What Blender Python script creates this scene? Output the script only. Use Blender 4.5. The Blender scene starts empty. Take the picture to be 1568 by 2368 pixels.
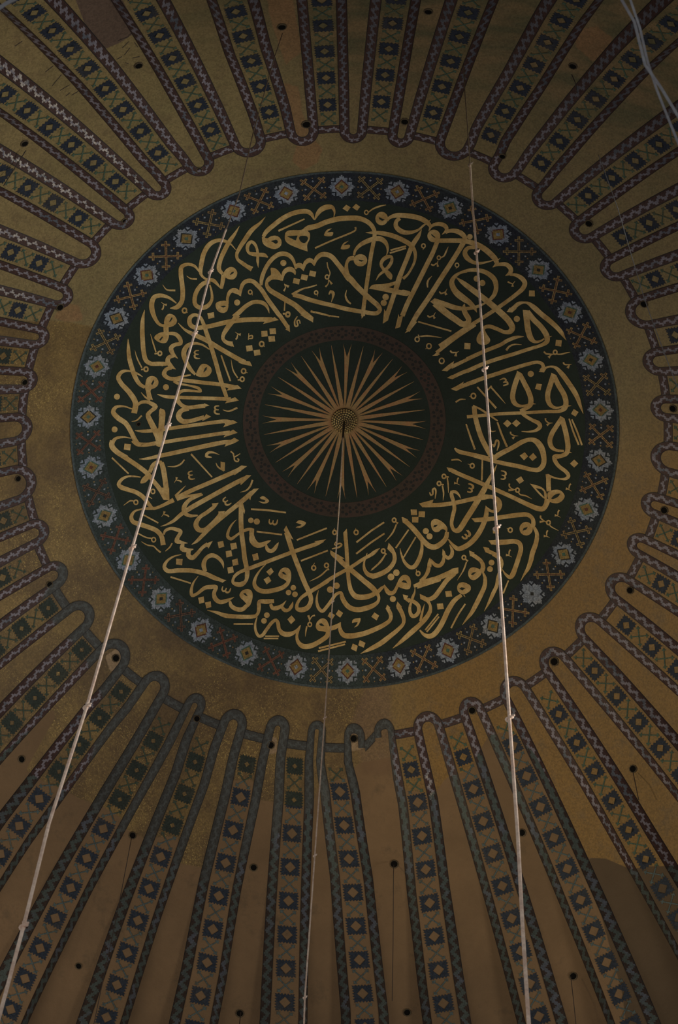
import bpy, bmesh, math, random
import numpy as np
from mathutils import Vector, Matrix
random.seed(7)
SC = bpy.context.scene
COL = SC.collection
PI = math.pi
# ---------------------------------------------------------------- camera and dome figures
FPX = 5322.69; TILT = 0.373198; YAW = 0.008827; ROLL = 0.014984
CAMD = 15.584573; H = 45.0; AX = 15.0; BZ = 18.298; CAMZ = 1.6; Z0 = CAMZ + H      # Z0: height of the dome's apex
CAM = np.array([-CAMD, 0.0, CAMZ])
def _rot(a, b, c):
    f = np.array([math.sin(a)*math.cos(b), math.sin(a)*math.sin(b), math.cos(a)])
    up = np.array([0, 0, 1.0]) - f*f[2]; up /= np.linalg.norm(up)
    rt = np.cross(f, up)
    return f, math.cos(c)*rt - math.sin(c)*up, math.cos(c)*up + math.sin(c)*rt
FW, RT, UP = _rot(TILT, YAW, ROLL)
def project(X):
    v = np.asarray(X, float) - CAM; z = v @ FW
    return np.stack([784 + FPX*(v @ RT)/z, 1184 - FPX*(v @ UP)/z], -1)
def ray(px):
    px = np.atleast_2d(np.array(px, float))
    D = FW + ((px[:, 0]-784)/FPX)[:, None]*RT - ((px[:, 1]-1184)/FPX)[:, None]*UP
    return D/np.linalg.norm(D, axis=1)[:, None]
def on_dome(px):                      # points of the dome's inner surface (world)
    D = ray(px); S = np.array([1/AX, 1/AX, 1/BZ]); O = (CAM - np.array([0, 0, Z0-BZ]))*S; E = D*S
    a = (E*E).sum(1); b = E @ O; c = O @ O - 1
    t = (-b + np.sqrt(np.maximum(b*b - a*c, 0)))/a
    return CAM + t[:, None]*D
def polar(px):
    p = on_dome(px); return np.arctan2(p[:, 1], p[:, 0]), np.hypot(p[:, 0], p[:, 1])
def at_depth(px, z):                  # point on the sight line at camera-axis distance z
    px = np.atleast_2d(np.array(px, float)); z = np.atleast_1d(z)
    return CAM + z[:, None]*(FW + ((px[:, 0]-784)/FPX)[:, None]*RT - ((px[:, 1]-1184)/FPX)[:, None]*UP)
def pos(az, r, h=0.0):                # dome polar -> world, h metres inwards from the base surface
    az = np.asarray(az, float); r = np.asarray(r, float)
    x = r*np.cos(az); y = r*np.sin(az); zz = BZ*np.sqrt(np.maximum(1-(r/AX)**2, 0))
    n = np.stack([x/AX**2, y/AX**2, zz/BZ**2], -1); n /= np.linalg.norm(n, axis=-1)[..., None]
    return np.stack([x, y, Z0-BZ+zz], -1) - n*np.asarray(h)[..., None]
def recess(r):                        # how far the webs between the ribs lie behind the ribs
    return 0.29*np.clip((np.asarray(r, float)-6.35)/5.0, 0, 2)**1.25
_rr = np.linspace(0, 14.8, 3000)
_tt = np.concatenate([[0], np.cumsum(np.hypot(np.diff(_rr), np.diff(BZ*np.sqrt(1-(_rr/AX)**2))))])
def r2t(r): return np.interp(r, _rr, _tt)
def t2r(t): return np.interp(t, _tt, _rr)
# ---------------------------------------------------------------- regions of old mosaic, plaster, soot and painted glints
REG = {
 'plaster': [[(-160,1905),(-60,1800),(125,1638),(128,1660),(60,1780),(97,1806),(140,1823),(187,1848),(240,1866),(277,1889),(293,1919),(333,1939),(413,1933),(415,1996),(467,2006),(478,2028),(515,1900),(530,1805),(586,1803),(595,1848),(636,1856),(690,1868),(723,1859),(740,1812),(800,1800),(830,1765),(905,1750),(925,1825),(985,1835),(1010,1830),(1030,1800),(1085,1780),(1130,1700),(1180,1690),(1235,1740),(1300,1860),(1358,1983),(1400,1985),(1457,2010),(1500,2004),(1600,2000),(1700,2900),(-600,2900)]],
 'sooty': [[(-160,742),(118,742),(165,746),(215,757),(360,1000),(480,1300),(850,1450),(885,1640),(900,1700),(860,1780),(700,2050),(200,2100),(-160,1950)]],
 'plain': [[(145,1290),(880,1540),(912,1668),(905,1790),(720,1870),(480,2040),(300,1940),(190,1850),(240,1620),(190,1510),(90,1400)]],
 'mortar': [[(243,1517),(270,1500),(287,1512),(282,1532),(255,1556)],[(608,1720),(622,1704),(640,1706),(641,1742),(609,1746)],[(803,1702),(815,1694),(833,1697),(840,1732),(812,1738)],[(444,1664),(456,1650),(466,1660),(453,1682)]],
 'patch': [[(160,-40),(262,-40),(322,72),(300,84),(275,100),(240,114),(205,80)]],
 'greypatch': [[(1355,1985),(1400,1983),(1457,2010),(1500,2002),(1600,1998),(1700,2900),(1500,2900),(1440,2300)]],
 'stain': [[(655,190),(690,200),(700,260),(720,310),(745,345),(735,375),(700,395),(675,372),(690,330),(668,250)],
           [(1330,70),(1380,60),(1418,90),(1410,130),(1375,145),(1332,110)],
           [(150,700),(185,705),(190,740),(150,745),(125,735)],
           [(610,-40),(670,-40),(700,120),(660,150),(630,60)]],
 'ochre': [[(895,1400),(1150,1330),(1420,1100),(1700,900),(1900,2900),(900,2900),(905,1660)]],
 'painted_glint': [[(-10,135),(60,160),(200,285),(322,412),(335,440),(300,440),(180,335),(40,210),(-10,180)],[(-10,322),(60,348),(150,412),(240,498),(215,522),(120,445),(40,388),(-10,358)],[(-10,515),(60,535),(150,588),(135,612),(40,568),(-10,552)],[(-10,658),(60,668),(62,702),(-10,692)],[(970,1800),(990,1790),(998,1840),(985,1850)]],
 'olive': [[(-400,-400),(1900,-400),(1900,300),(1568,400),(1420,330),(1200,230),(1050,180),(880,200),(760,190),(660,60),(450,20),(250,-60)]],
 'pinch': [[(860,1560),(905,1600),(905,1700),(930,1790),(840,1790),(815,1660)]],
}
def sdist(P, poly):
    poly = np.array(poly, float); x, y = P[:, 0], P[:, 1]
    d = np.full(len(P), 1e9); ins = np.zeros(len(P), bool)
    for i in range(len(poly)):
        a = poly[i]; b = poly[(i+1) % len(poly)]; e = b-a
        t = np.clip(((x-a[0])*e[0]+(y-a[1])*e[1])/(e @ e), 0, 1)
        d = np.minimum(d, np.hypot(x-a[0]-t*e[0], y-a[1]-t*e[1]))
        if a[1] != b[1]:
            c = ((a[1] > y) != (b[1] > y)) & (x < e[0]*(y-a[1])/(b[1]-a[1]) + a[0]); ins ^= c
    return np.where(ins, d, -d)
def region_attrs(me):
    n = len(me.vertices); co = np.empty(n*3, np.float32); me.vertices.foreach_get('co', co)
    P = project(co.reshape(-1, 3).astype(float))
    for k, polys in REG.items():
        s = np.full(n, -1e9)
        for q in polys: s = np.maximum(s, sdist(P, q))
        a = me.attributes.new(k, 'FLOAT', 'POINT'); a.data.foreach_set('value', np.clip(s/(160.0 if k in ('ochre', 'olive') else 40.0), -1, 1).astype(np.float32))
# ---------------------------------------------------------------- materials
KC = 3.3
def C(r, g, b):
    def f(v):
        v /= 255.0; v = v/12.92 if v <= .04045 else ((v+.055)/1.055)**2.4
        return min(v*KC, .95)
    return (f(r), f(g), f(b), 1)
class NT:
    def __init__(s, name, rough=.75, spec=.25, metal=0.0):
        s.m = bpy.data.materials.new(name); s.m.use_nodes = True; s.t = s.m.node_tree; s.t.nodes.clear()
        s.out = s.t.nodes.new('ShaderNodeOutputMaterial'); s.b = s.t.nodes.new('ShaderNodeBsdfPrincipled')
        s.t.links.new(s.b.outputs[0], s.out.inputs[0])
        s.b.inputs['Roughness'].default_value = rough; s.b.inputs['Specular IOR Level'].default_value = spec; s.b.inputs['Metallic'].default_value = metal
        s.tc = s.t.nodes.new('ShaderNodeTexCoord')
    def n(s, t, **k):
        x = s.t.nodes.new(t)
        for a, v in k.items(): setattr(x, a, v)
        return x
    def lk(s, a, b): s.t.links.new(a, b)
    def val(s, sock, v):
        if hasattr(v, 'is_linked') or hasattr(v, 'links'): s.lk(v, sock)
        else: sock.default_value = v
    def math(s, op, a, b=0.0, c=None):
        x = s.n('ShaderNodeMath', operation=op); s.val(x.inputs[0], a); s.val(x.inputs[1], b)
        if c is not None: s.val(x.inputs[2], c)
        return x.outputs[0]
    def mix(s, f, a, b, blend='MIX'):
        x = s.n('ShaderNodeMix', data_type='RGBA', blend_type=blend); s.val(x.inputs[0], f); s.val(x.inputs[6], a); s.val(x.inputs[7], b); return x.outputs[2]
    def noise(s, scale, detail=4, rough=.6):
        x = s.n('ShaderNodeTexNoise'); s.lk(s.tc.outputs['Object'], x.inputs['Vector']); x.inputs['Scale'].default_value = scale; x.inputs['Detail'].default_value = detail; x.inputs['Roughness'].default_value = rough; return x.outputs[0]
    def cells(s, scale):                       # one random value per little tessera
        x = s.n('ShaderNodeTexVoronoi'); s.lk(s.tc.outputs['Object'], x.inputs['Vector']); x.inputs['Scale'].default_value = scale
        y = s.n('ShaderNodeSeparateColor'); s.lk(x.outputs['Color'], y.inputs[0]); return y.outputs[0]
    def att(s, name): x = s.n('ShaderNodeAttribute', attribute_name=name); return x.outputs['Fac']
    def ramp(s, v, a, b):
        x = s.n('ShaderNodeMapRange'); s.val(x.inputs[0], v); x.inputs[1].default_value = a; x.inputs[2].default_value = b; return x.outputs[0]
    def mask(s, name, soft=.03, wob=.25, scale=1.6):
        v = s.math('ADD', s.att(name), s.math('MULTIPLY', s.math('SUBTRACT', s.noise(scale, 5), .5), wob)); return s.ramp(v, -soft, soft)
    def grey(s, v):
        x = s.n('ShaderNodeCombineColor')
        for i in range(3): s.lk(v, x.inputs[i])
        return x.outputs[0]
    def base(s, c, mottle=.25, tess=.25, ts=38.0, bump=0.0):
        v = s.math('ADD', s.math('MULTIPLY', s.noise(1.1, 6, .65), mottle*2), 1-mottle)
        v = s.math('MULTIPLY', v, s.math('ADD', s.math('MULTIPLY', s.cells(ts), tess*2), 1-tess))
        c = s.mix(1.0, c, s.grey(v), 'MULTIPLY'); s.lk(c, s.b.inputs['Base Color']); return c
def ground():
    s = NT('aged_gold_mosaic_and_plaster', .55, .4)
    gold = s.mix(s.ramp(s.noise(.55, 5), .35, .65), C(76, 66, 42), C(84, 71, 46))
    gold = s.mix(s.ramp(s.att('ochre'), -1.0, .7), gold, C(80, 59, 27))
    gold = s.mix(s.ramp(s.noise(2.6, 6, .7), .5, .8), gold, C(62, 50, 34))
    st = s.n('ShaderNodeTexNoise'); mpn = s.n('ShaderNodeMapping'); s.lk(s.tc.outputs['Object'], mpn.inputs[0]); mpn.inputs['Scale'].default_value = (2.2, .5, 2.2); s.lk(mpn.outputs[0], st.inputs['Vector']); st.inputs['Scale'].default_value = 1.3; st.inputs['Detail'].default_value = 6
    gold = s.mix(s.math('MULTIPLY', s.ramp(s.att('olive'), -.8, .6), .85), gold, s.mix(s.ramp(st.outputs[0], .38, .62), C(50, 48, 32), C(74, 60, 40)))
    soot = s.mix(s.ramp(s.noise(.8, 6, .7), .42, .6), C(60, 46, 27), C(76, 60, 33))
    painted_spark = s.math('POWER', s.cells(60.0), 8.0)
    soot = s.mix(s.math('MULTIPLY', painted_spark, s.ramp(s.noise(.7, 4), .4, .62)), soot, C(112, 93, 52))  # mosaic glitter painted in: random tesserae get a brighter colour
    col = s.mix(s.mask('sooty', .06), gold, soot)
    pl = s.mix(s.ramp(s.noise(.45, 6, .6), .3, .7), C(70, 55, 39), C(82, 64, 45))
    pl = s.mix(s.ramp(s.noise(.9, 6, .75), .55, .75), pl, C(56, 46, 34))
    pl = s.mix(s.mask('greypatch', .03, .05), pl, C(56, 45, 33))
    mp = s.mask('plaster', .025, .10, 1.2)
    col = s.mix(mp, col, pl)
    col = s.mix(s.mask('patch', .02, .08), col, C(58, 46, 38))
    col = s.mix(s.math('MULTIPLY', s.mask('stain', .05, .3, 3.0), .6), col, C(88, 62, 40))
    col = s.mix(s.math('MULTIPLY', s.mask('pinch', .15, .4, 2.0), .6), col, C(72, 55, 40))
    col = s.mix(s.mask('mortar', .02, .06), col, C(92, 75, 55))
    inv = s.math('SUBTRACT', 1.0, mp)
    v = s.math('ADD', s.math('MULTIPLY', s.noise(1.3, 7, .7), .4), .8)
    tess = s.math('MULTIPLY', s.math('MULTIPLY', s.math('SUBTRACT', s.cells(34.0), .5), .38), inv)
    col = s.mix(1.0, col, s.grey(s.math('MULTIPLY', v, s.math('ADD', tess, 1.0))), 'MULTIPLY')
    s.lk(col, s.b.inputs['Base Color'])
    bp = s.n('ShaderNodeBump'); bp.inputs['Strength'].default_value = .5; bp.inputs['Distance'].default_value = .02
    s.lk(s.noise(9.0, 6, .7), bp.inputs['Height']); s.lk(bp.outputs[0], s.b.inputs['Normal'])
    s.lk(s.ramp(mp, -1.0, 1.0), s.b.inputs['Roughness'])
    return s.m
def border_mat():
    s = NT('zigzag_border_mosaic', .6, .35)
    sp = s.n('ShaderNodeSeparateXYZ'); uv = s.n('ShaderNodeUVMap', uv_map='UVMap'); s.lk(uv.outputs[0], sp.inputs[0])
    u, v = sp.outputs[0], sp.outputs[1]
    jit = s.math('MULTIPLY', s.math('SUBTRACT', s.noise(6.0, 2), .5), .05)
    uq = s.math('MULTIPLY', s.math('FLOOR', s.math('MULTIPLY', s.math('ADD', u, jit), 26.0)), 1/26.0)
    vq = s.math('MULTIPLY', s.math('ADD', s.math('FLOOR', s.math('MULTIPLY', v, 6.0)), .5), 1/6.0)
    c = s.math('ADD', s.math('MULTIPLY', s.math('PINGPONG', uq, .115), .40/.115), .30)
    mp = s.mask('plaster', .03, .1)
    light = s.math('LESS_THAN', s.math('ABSOLUTE', s.math('SUBTRACT', vq, c)), s.math('ADD', .145, s.math('MULTIPLY', mp, .11)))
    lc = s.mix(mp, C(77, 72, 77), C(44, 49, 47)); dc = s.mix(mp, C(40, 27, 25), C(33, 26, 23))
    lc = s.mix(s.ramp(s.noise(1.7, 4), .5, .62), lc, C(52, 54, 60))
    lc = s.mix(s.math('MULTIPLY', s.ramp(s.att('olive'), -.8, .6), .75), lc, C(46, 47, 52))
    lc = s.mix(s.math('MULTIPLY', s.mask('painted_glint', .3, .9, 3.0), s.ramp(s.cells(26.0), .3, .9)), lc, C(118, 110, 103))  # specular glints on the upper-left borders, painted as paler tesserae
    worn = s.ramp(s.noise(.9, 5, .6), .5, .62)
    pl = s.mask('plain', .12, .3)
    lc = s.mix(pl, lc, C(46, 47, 46)); dc = s.mix(pl, dc, C(38, 37, 35))
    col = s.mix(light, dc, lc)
    e = s.math('GREATER_THAN', s.math('ABSOLUTE', s.math('SUBTRACT', v, .5)), .44)
    col = s.mix(e, col, C(20, 18, 18))
    s.base(col, .22, .22, 40.0)
    return s.m
def motif_mat(name, gold_c, plaster_c, w=.15):
    s = NT(name, .65, .3); col = s.mix(s.mask('plaster', .03, .1), s.mix(s.mask('sooty', .06), gold_c, C(25, 29, 25) if w < .2 else C(37, 43, 34)), plaster_c)
    col = s.mix(s.math('MULTIPLY', s.ramp(s.noise(1.4, 5), .52, .75), w*2), col, C(56, 48, 33)); s.base(col, .2, .3, 40.0); return s.m
def letter_mat():
    s = NT('gilded_lettering', .6, .35); c = s.mix(s.ramp(s.noise(3.0, 5), .42, .62), C(114, 90, 52), C(130, 108, 70)); c = s.mix(s.math('MULTIPLY', s.ramp(s.noise(4.5, 6, .7), .56, .7), .6), c, C(92, 66, 40)); s.base(c, .16, .10); return s.m
def ring_mat():
    s = NT('navy_mosaic_band', .7, .25); c = s.mix(s.ramp(s.noise(2.0, 5), .42, .62), C(19, 21, 27), C(22, 25, 27)); c = s.mix(s.ramp(s.att('sooty'), -1.0, .8), c, C(29, 34, 33)); s.base(c, .2, .35); return s.m
def simple(name, c, c2=None, mottle=.2, tess=.15, rough=.7, spec=.25, ns=2.0, metal=0.0, ts=40.0):
    s = NT(name, rough, spec, metal); col = c
    if c2: col = s.mix(s.ramp(s.noise(ns, 5, .65), .42, .62), c, c2)
    s.base(col, mottle, tess, ts); return s.m
M = {
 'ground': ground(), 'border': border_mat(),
 'diamond': motif_mat('navy_diamond_mosaic', C(20, 24, 32), C(23, 27, 34)),
 'cross': motif_mat('teal_cross_mosaic', C(40, 51, 41), C(47, 54, 53), .3),
 'field': simple('dark_green_painted_field', C(23, 28, 23), C(25, 30, 26), .12, .08, .8, .2),
 'letter': letter_mat(),
 'ringnavy': ring_mat(),
 'ringedge': simple('pale_blue_edge_line', C(44, 49, 50), C(34, 38, 38), .3, .3),
 'star': simple('pale_blue_star_mosaic', C(72, 77, 86), C(80, 81, 84), .2, .4),
 'stargold': simple('star_core_gold', C(80, 66, 38), C(76, 60, 34), .15, .3),
 'red': simple('oxblood_mosaic', C(54, 29, 24), C(48, 30, 24), .2, .3),
 'green': simple('sea_green_mosaic', C(40, 56, 46), C(44, 54, 48), .2, .3),
 'crossred': simple('cross_red_brown_outline', C(62, 44, 34), C(56, 38, 30), .2, .4),
 'crossgold': simple('cross_gold_outline', C(88, 74, 46), C(80, 62, 40), .2, .4),
 'innerring': simple('red_brown_ring_paint', C(40, 32, 26), C(43, 32, 27), .25, .1),
 'innerdark': simple('ring_rosette_paint', C(24, 22, 20), C(24, 24, 22), .2, .1),
 'ray': simple('gilded_ray', C(102, 80, 48), C(106, 75, 45), .14, .12, .55, .4, 4.0),
 'boss': simple('gilt_boss_metal', C(150, 128, 84), C(112, 86, 50), .3, .35, .3, .7, 8.0, .25),
 'bossdark': simple('dark_boss_recess', C(36, 28, 18), None, .2, .1),
 'hole': simple('black_hole_shade', C(10, 9, 8), None, .1, .0, .95, .05),
 'collar': simple('stained_plaster_collar', C(56, 47, 34), C(46, 38, 27), .3, .1),
 'rope': simple('pale_twisted_rope', C(150, 130, 116), C(132, 112, 98), .2, .1, .8, .2, 6.0),
 'ropeold': simple('grey_brown_rope', C(84, 73, 62), C(72, 61, 50), .2, .1, .8, .2, 6.0),
 'cable': simple('pale_grey_cable', C(82, 82, 84), C(72, 70, 72), .2, .1, .6, .3, 4.0),
 'iron': simple('black_iron', C(20, 18, 17), None, .2, .0, .6, .4),
 'wire': simple('dark_thin_wire', C(36, 30, 27), None, .2, .0, .6, .3),
}
# ---------------------------------------------------------------- object helpers
def props(o, label=None, cat=None, group=None, kind=None):
    if label: o['label'] = label
    if cat: o['category'] = cat
    if group: o['group'] = group
    if kind: o['kind'] = kind
    return o
def empty(name, loc, **k):
    o = bpy.data.objects.new(name, None); COL.objects.link(o); o.location = loc; o.empty_display_size = .3; return props(o, **k)
class MB:
    """collects faces with material keys; build() links them as one mesh object"""
    def __init__(s): s.v = []; s.f = []; s.m = []; s.uv = []; s.keys = []
    def key(s, k):
        if k not in s.keys: s.keys.append(k)
        return s.keys.index(k)
    def poly(s, pts, k, uv=None):
        i = len(s.v); s.v.extend([tuple(p) for p in pts]); s.f.append(tuple(range(i, i+len(pts)))); s.m.append(s.key(k)); s.uv.append(uv)
    def tri(s, pts, k):                         # any simple polygon, fan-safe through ear clipping
        from mathutils.geometry import tessellate_polygon
        i = len(s.v); s.v.extend([tuple(p) for p in pts])
        for t in tessellate_polygon([[Vector(p) for p in pts]]): s.f.append(tuple(i+j for j in t)); s.m.append(s.key(k)); s.uv.append(None)
    def grid(s, G, k, UV=None):                 # G[i][j] points
        n, m = len(G), len(G[0]); i0 = len(s.v); kk = s.key(k)
        for row in G: s.v.extend([tuple(p) for p in row])
        for i in range(n-1):
            for j in range(m-1):
                a, b, c, d = (i, j), (i, j+1), (i+1, j+1), (i+1, j)
                s.f.append(tuple(i0+x[0]*m+x[1] for x in (a, b, c, d))); s.m.append(kk)
                s.uv.append([UV[x[0]][x[1]] for x in (a, b, c, d)] if UV else None)
    def tube(s, pts, rad, k, seg=8, closed=False):
        pts = [Vector(p) for p in pts]; n = len(pts); rings = []
        rad = rad if hasattr(rad, '__len__') else [rad]*n
        ref = None
        for i, p in enumerate(pts):
            d = (pts[(i+1) % n] - pts[i-1]) if closed else (pts[min(i+1, n-1)] - pts[max(i-1, 0)])
            d.normalize()
            if ref is None: ref = d.orthogonal().normalized()
            ref = (ref - d*ref.dot(d)).normalized(); q = d.cross(ref)
            rings.append([p + (ref*math.cos(2*PI*j/seg) + q*math.sin(2*PI*j/seg))*rad[i] for j in range(seg)])
        i0 = len(s.v); kk = s.key(k)
        for r in rings: s.v.extend([tuple(x) for x in r])
        for i in range(n if closed else n-1):
            for j in range(seg):
                a = i*seg+j; b = i*seg+(j+1) % seg; c = ((i+1) % n)*seg+(j+1) % seg; d = ((i+1) % n)*seg+j
                s.f.append((i0+a, i0+b, i0+c, i0+d)); s.m.append(kk); s.uv.append(None)
        if not closed:
            for i, rev in ((0, True), (n-1, False)):
                f = [i0+i*seg+j for j in range(seg)]; s.f.append(tuple(f[::-1] if rev else f)); s.m.append(kk); s.uv.append(None)
    def build(s, name, parent=None, smooth=False, regions=False, **k):
        me = bpy.data.meshes.new(name); me.from_pydata(s.v, [], s.f)
        for q in s.keys: me.materials.append(M[q])
        me.polygons.foreach_set('material_index', s.m)
        if any(u for u in s.uv):
            L = me.uv_layers.new(name='UVMap'); li = 0
            for f, u in zip(s.f, s.uv):
                for j in range(len(f)):
                    if u: L.data[li].uv = u[j]
                    li += 1
        if smooth: me.polygons.foreach_set('use_smooth', [True]*len(s.f))
        if regions: region_attrs(me)
        me.update()
        o = bpy.data.objects.new(name, me); COL.objects.link(o)
        if parent is not None:
            o.parent = parent; o.location = -Vector(parent.location) if parent.type == 'EMPTY' else (0, 0, 0)   # mesh is in world metres
        return props(o, **k)
# ---------------------------------------------------------------- the dome shell (webs, gold field)
rs = np.concatenate([np.linspace(.01, 5.3, 40), np.arange(5.37, 12.6, .07), np.linspace(12.7, 14.9, 16)])
NA = 720; azs = np.linspace(-PI, PI, NA+1)[:-1]
AZ, RR = np.meshgrid(azs, rs)
P = pos(AZ, RR, -(recess(RR)+.006))
nv = len(rs); me = bpy.data.meshes.new('ceiling')
faces = [(i*NA+j, i*NA+(j+1) % NA, (i+1)*NA+(j+1) % NA, (i+1)*NA+j) for i in range(nv-1) for j in range(NA)]
faces.append(tuple(range(NA)))
me.from_pydata([tuple(p) for p in P.reshape(-1, 3)], [], faces); me.materials.append(M['ground'])
me.polygons.foreach_set('use_smooth', [True]*len(faces)); region_attrs(me); me.update()
shell = bpy.data.objects.new('ceiling', me); COL.objects.link(shell)
props(shell, kind='structure', label='great dome shell of old gold mosaic and bare brown plaster')
sm = shell.modifiers.new('thickness', 'SOLIDIFY'); sm.thickness = .5; sm.offset = -1.0
mb = MB()
for x0, y0, x1, y1 in ((278,110,303,100),(288,125,303,111),(293,140,306,124),(315,112,323,123),(311,147,327,143),(276,150,287,144),(294,157,301,160),(303,98,315,88),(113,182,131,168),(127,213,149,187),(145,222,167,209),(158,234,168,226),(171,232,186,223),(45,128,62,116)):
    d = np.array([y1-y0, x0-x1], float); d /= np.hypot(*d); az, r = polar([(x0, y0), (x1, y1), (x1+d[0]*1.3, y1+d[1]*1.3), (x0+d[0]*1.3, y0+d[1]*1.3)])
    mb.poly(pos(az, r, -(recess(r)+.006)+.004), 'wire')
mb.build('scratch_marks', None, kind='structure'); bpy.data.objects['scratch_marks'].parent = shell
# ---------------------------------------------------------------- ribs
RIBS = [ # centre line (photo points on the dome), near end first; one diamond that lies on it
 ([(769.8,275),(759.8,241.8),(744,99),(734.8,30)],(759.8,241.8)),
 ([(878,275),(883,235),(893,163.4),(908,26.7)],(883,235)),
 ([(989.8,295),(1001.6,260),(1043,120),(1081.7,56.7)],(1001.6,260)),
 ([(1123,343.6),(1135,312),(1211.8,189.5),(1292.5,55)],(1135,312)),
 ([(1231.8,405),(1251.8,377),(1346.9,263.5),(1458.6,141.8)],(1251.8,377)),
 ([(1331.9,477),(1362,453.6),(1477,367),(1538.7,316.9)],(1362,453.6)),
 ([(1410,563.7),(1438,546),(1508.7,513.6)],(1438,546)),
 ([(1482,655),(1515,643.7),(1558,635)],(1515,643.7)),
 ([(1538.7,778.8),(1562,773.7)],(1562,773.7)),
 ([(1565,892),(1590,889)],None), ([(1561.6,1002),(1600,1004)],None), ([(1555.6,1128.9),(1600,1140)],None),
 ([(1538.7,1234),(1600,1262)],None),
 ([(1493.6,1327.5),(1528.7,1350.8)],(1528.7,1350.8)),
 ([(1421.9,1417.5),(1448.6,1445.8),(1558.7,1551)],(1448.6,1445.8)),
 ([(1348.5,1517.6),(1373.6,1552.6),(1545,1752.7)],(1373.6,1552.6)),
 ([(1255,1594),(1375,1784),(1470.3,1947.8),(1518.6,2031)],(1375,1784)),
 ([(1151.7,1651),(1250,1866),(1331.9,2055.5),(1450.3,2343)],(1250,1866)),
 ([(1055,1697.7),(1095,1825),(1154.4,2023.5),(1237.5,2318)],(1095,1825)),
 ([(940,1725),(966.6,1856),(990,2061),(1016.7,2261)],(966.6,1856)),
 ([(773,1763),(786.5,1831),(813,2028.5),(843,2336)],(786.5,1831)),
 ([(682,1757),(680,1850),(664.8,2143),(658,2351)],(680,1850)),
 ([(573,1757),(556.4,1844),(510.3,2048),(475.3,2248)],(556.4,1844)),
 ([(463,1722),(440,1801),(398.6,1909),(327,2104.6),(263.5,2299.7)],(398.6,1909)),
 ([(360,1704),(330,1757),(276.8,1849),(176.8,2027.8),(43,2293)],(276.8,1849)),
 ([(267,1617),(230,1660),(98.4,1837),(35.7,1921.8)],(230,1660)),
 ([(173,1521),(137,1561),(55,1632)],(137,1561)),
 ([(100,1414),(50,1454)],(50,1454)), ([(43,1317),(5,1334)],(5,1334)), ([(27,1200),(-30,1216)],None),
 ([(2,1065),(-60,1068)],None), ([(8,939),(-60,932)],None), ([(25,829),(-40,815)],None),
 ([(87,725),(40,720)],(40,720)), ([(133,625),(90,608.7)],(90,608.7)),
 ([(213.5,527),(181.8,503.7),(40,418.6)],(181.8,503.7)),
 ([(295,443.6),(266.8,419.6),(145,318.5),(21.7,225)],(266.8,419.6)),
 ([(390,380),(365,353.6),(220,176.8),(113.4,63.4)],(365,353.6)),
 ([(503.7,333.6),(487,300),(417,166.8),(343.6,38.4)],(487,300)),
 ([(631.4,290),(623,258.5),(573,119),(551.3,45)],(623,258.5)),
]
ribs = []
for pts, dia in RIBS:
    az, r = polar(pts); az = np.unwrap(az)
    if r[-1] < 9.0:                                 # short traces: keep them radial beyond their end
        m = az.mean(); az = np.full_like(az, m)
    phase = r2t(polar([dia])[1][0]) if dia else r2t(6.98)
    ribs.append(dict(r=r, az=az, phase=float(phase)))
# keep azimuths increasing round the dome
base = ribs[0]['az'][0]
prev = base
for R in ribs:
    k = round((prev + math.radians(9) - R['az'][0])/(2*PI)); R['az'] = R['az'] + k*2*PI; prev = R['az'][0]
def rib_az(R, r): return np.interp(r, R['r'], R['az'])
def ws(r): return .200 + .020*(np.asarray(r, float)-6.6)      # half width of the patterned panel
WB = .19
def loc(R, s, r): return rib_az(R, r) + s/np.asarray(r, float)
NR = len(ribs)
capr = []
for i, R in enumerate(ribs):
    a = math.degrees((R['az'][0]+PI) % (2*PI) - PI)
    capr.append(6.70 if 0 < a < 66 else (6.62 if 66 <= a < 76 else 6.53))
lobt = {}
def lobe(i, pick=0):                                        # between rib i and i+1
    A, B = ribs[i], ribs[(i+1) % NR]
    def edges(r):
        a = rib_az(A, r) + ws(r)/r; b = rib_az(B, r) + (2*PI if i == NR-1 else 0) - ws(r)/r
        return a, b
    r0 = 6.5; a, b = edges(r0); mid = (a+b)/2; Ro = (b-a)/2*r0
    am = math.degrees((mid+PI) % (2*PI) - PI)
    tip = 6.14 + (.10 if 18 < am < 118 else 0) - (.03 if -80 < am < -40 else 0)
    if i == 19: tip = 6.16
    wb = min(WB, Ro*.74)
    if i == 19:
        mid = (b + .0 if pick == 1 else a); k2 = round((mid - math.radians(-3))/(2*PI))*2*PI
        mid = math.radians(-0.3 if pick == 1 else -6.4) + k2; Ro = .235; wb = WB*.72; tip = 6.17 if pick == 1 else 6.13
    rc = tip + min(Ro, .40)
    return edges, mid, Ro, wb, rc, tip
def surf(azr, raise_, dep): return pos(azr[0], azr[1], raise_ - dep)
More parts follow.
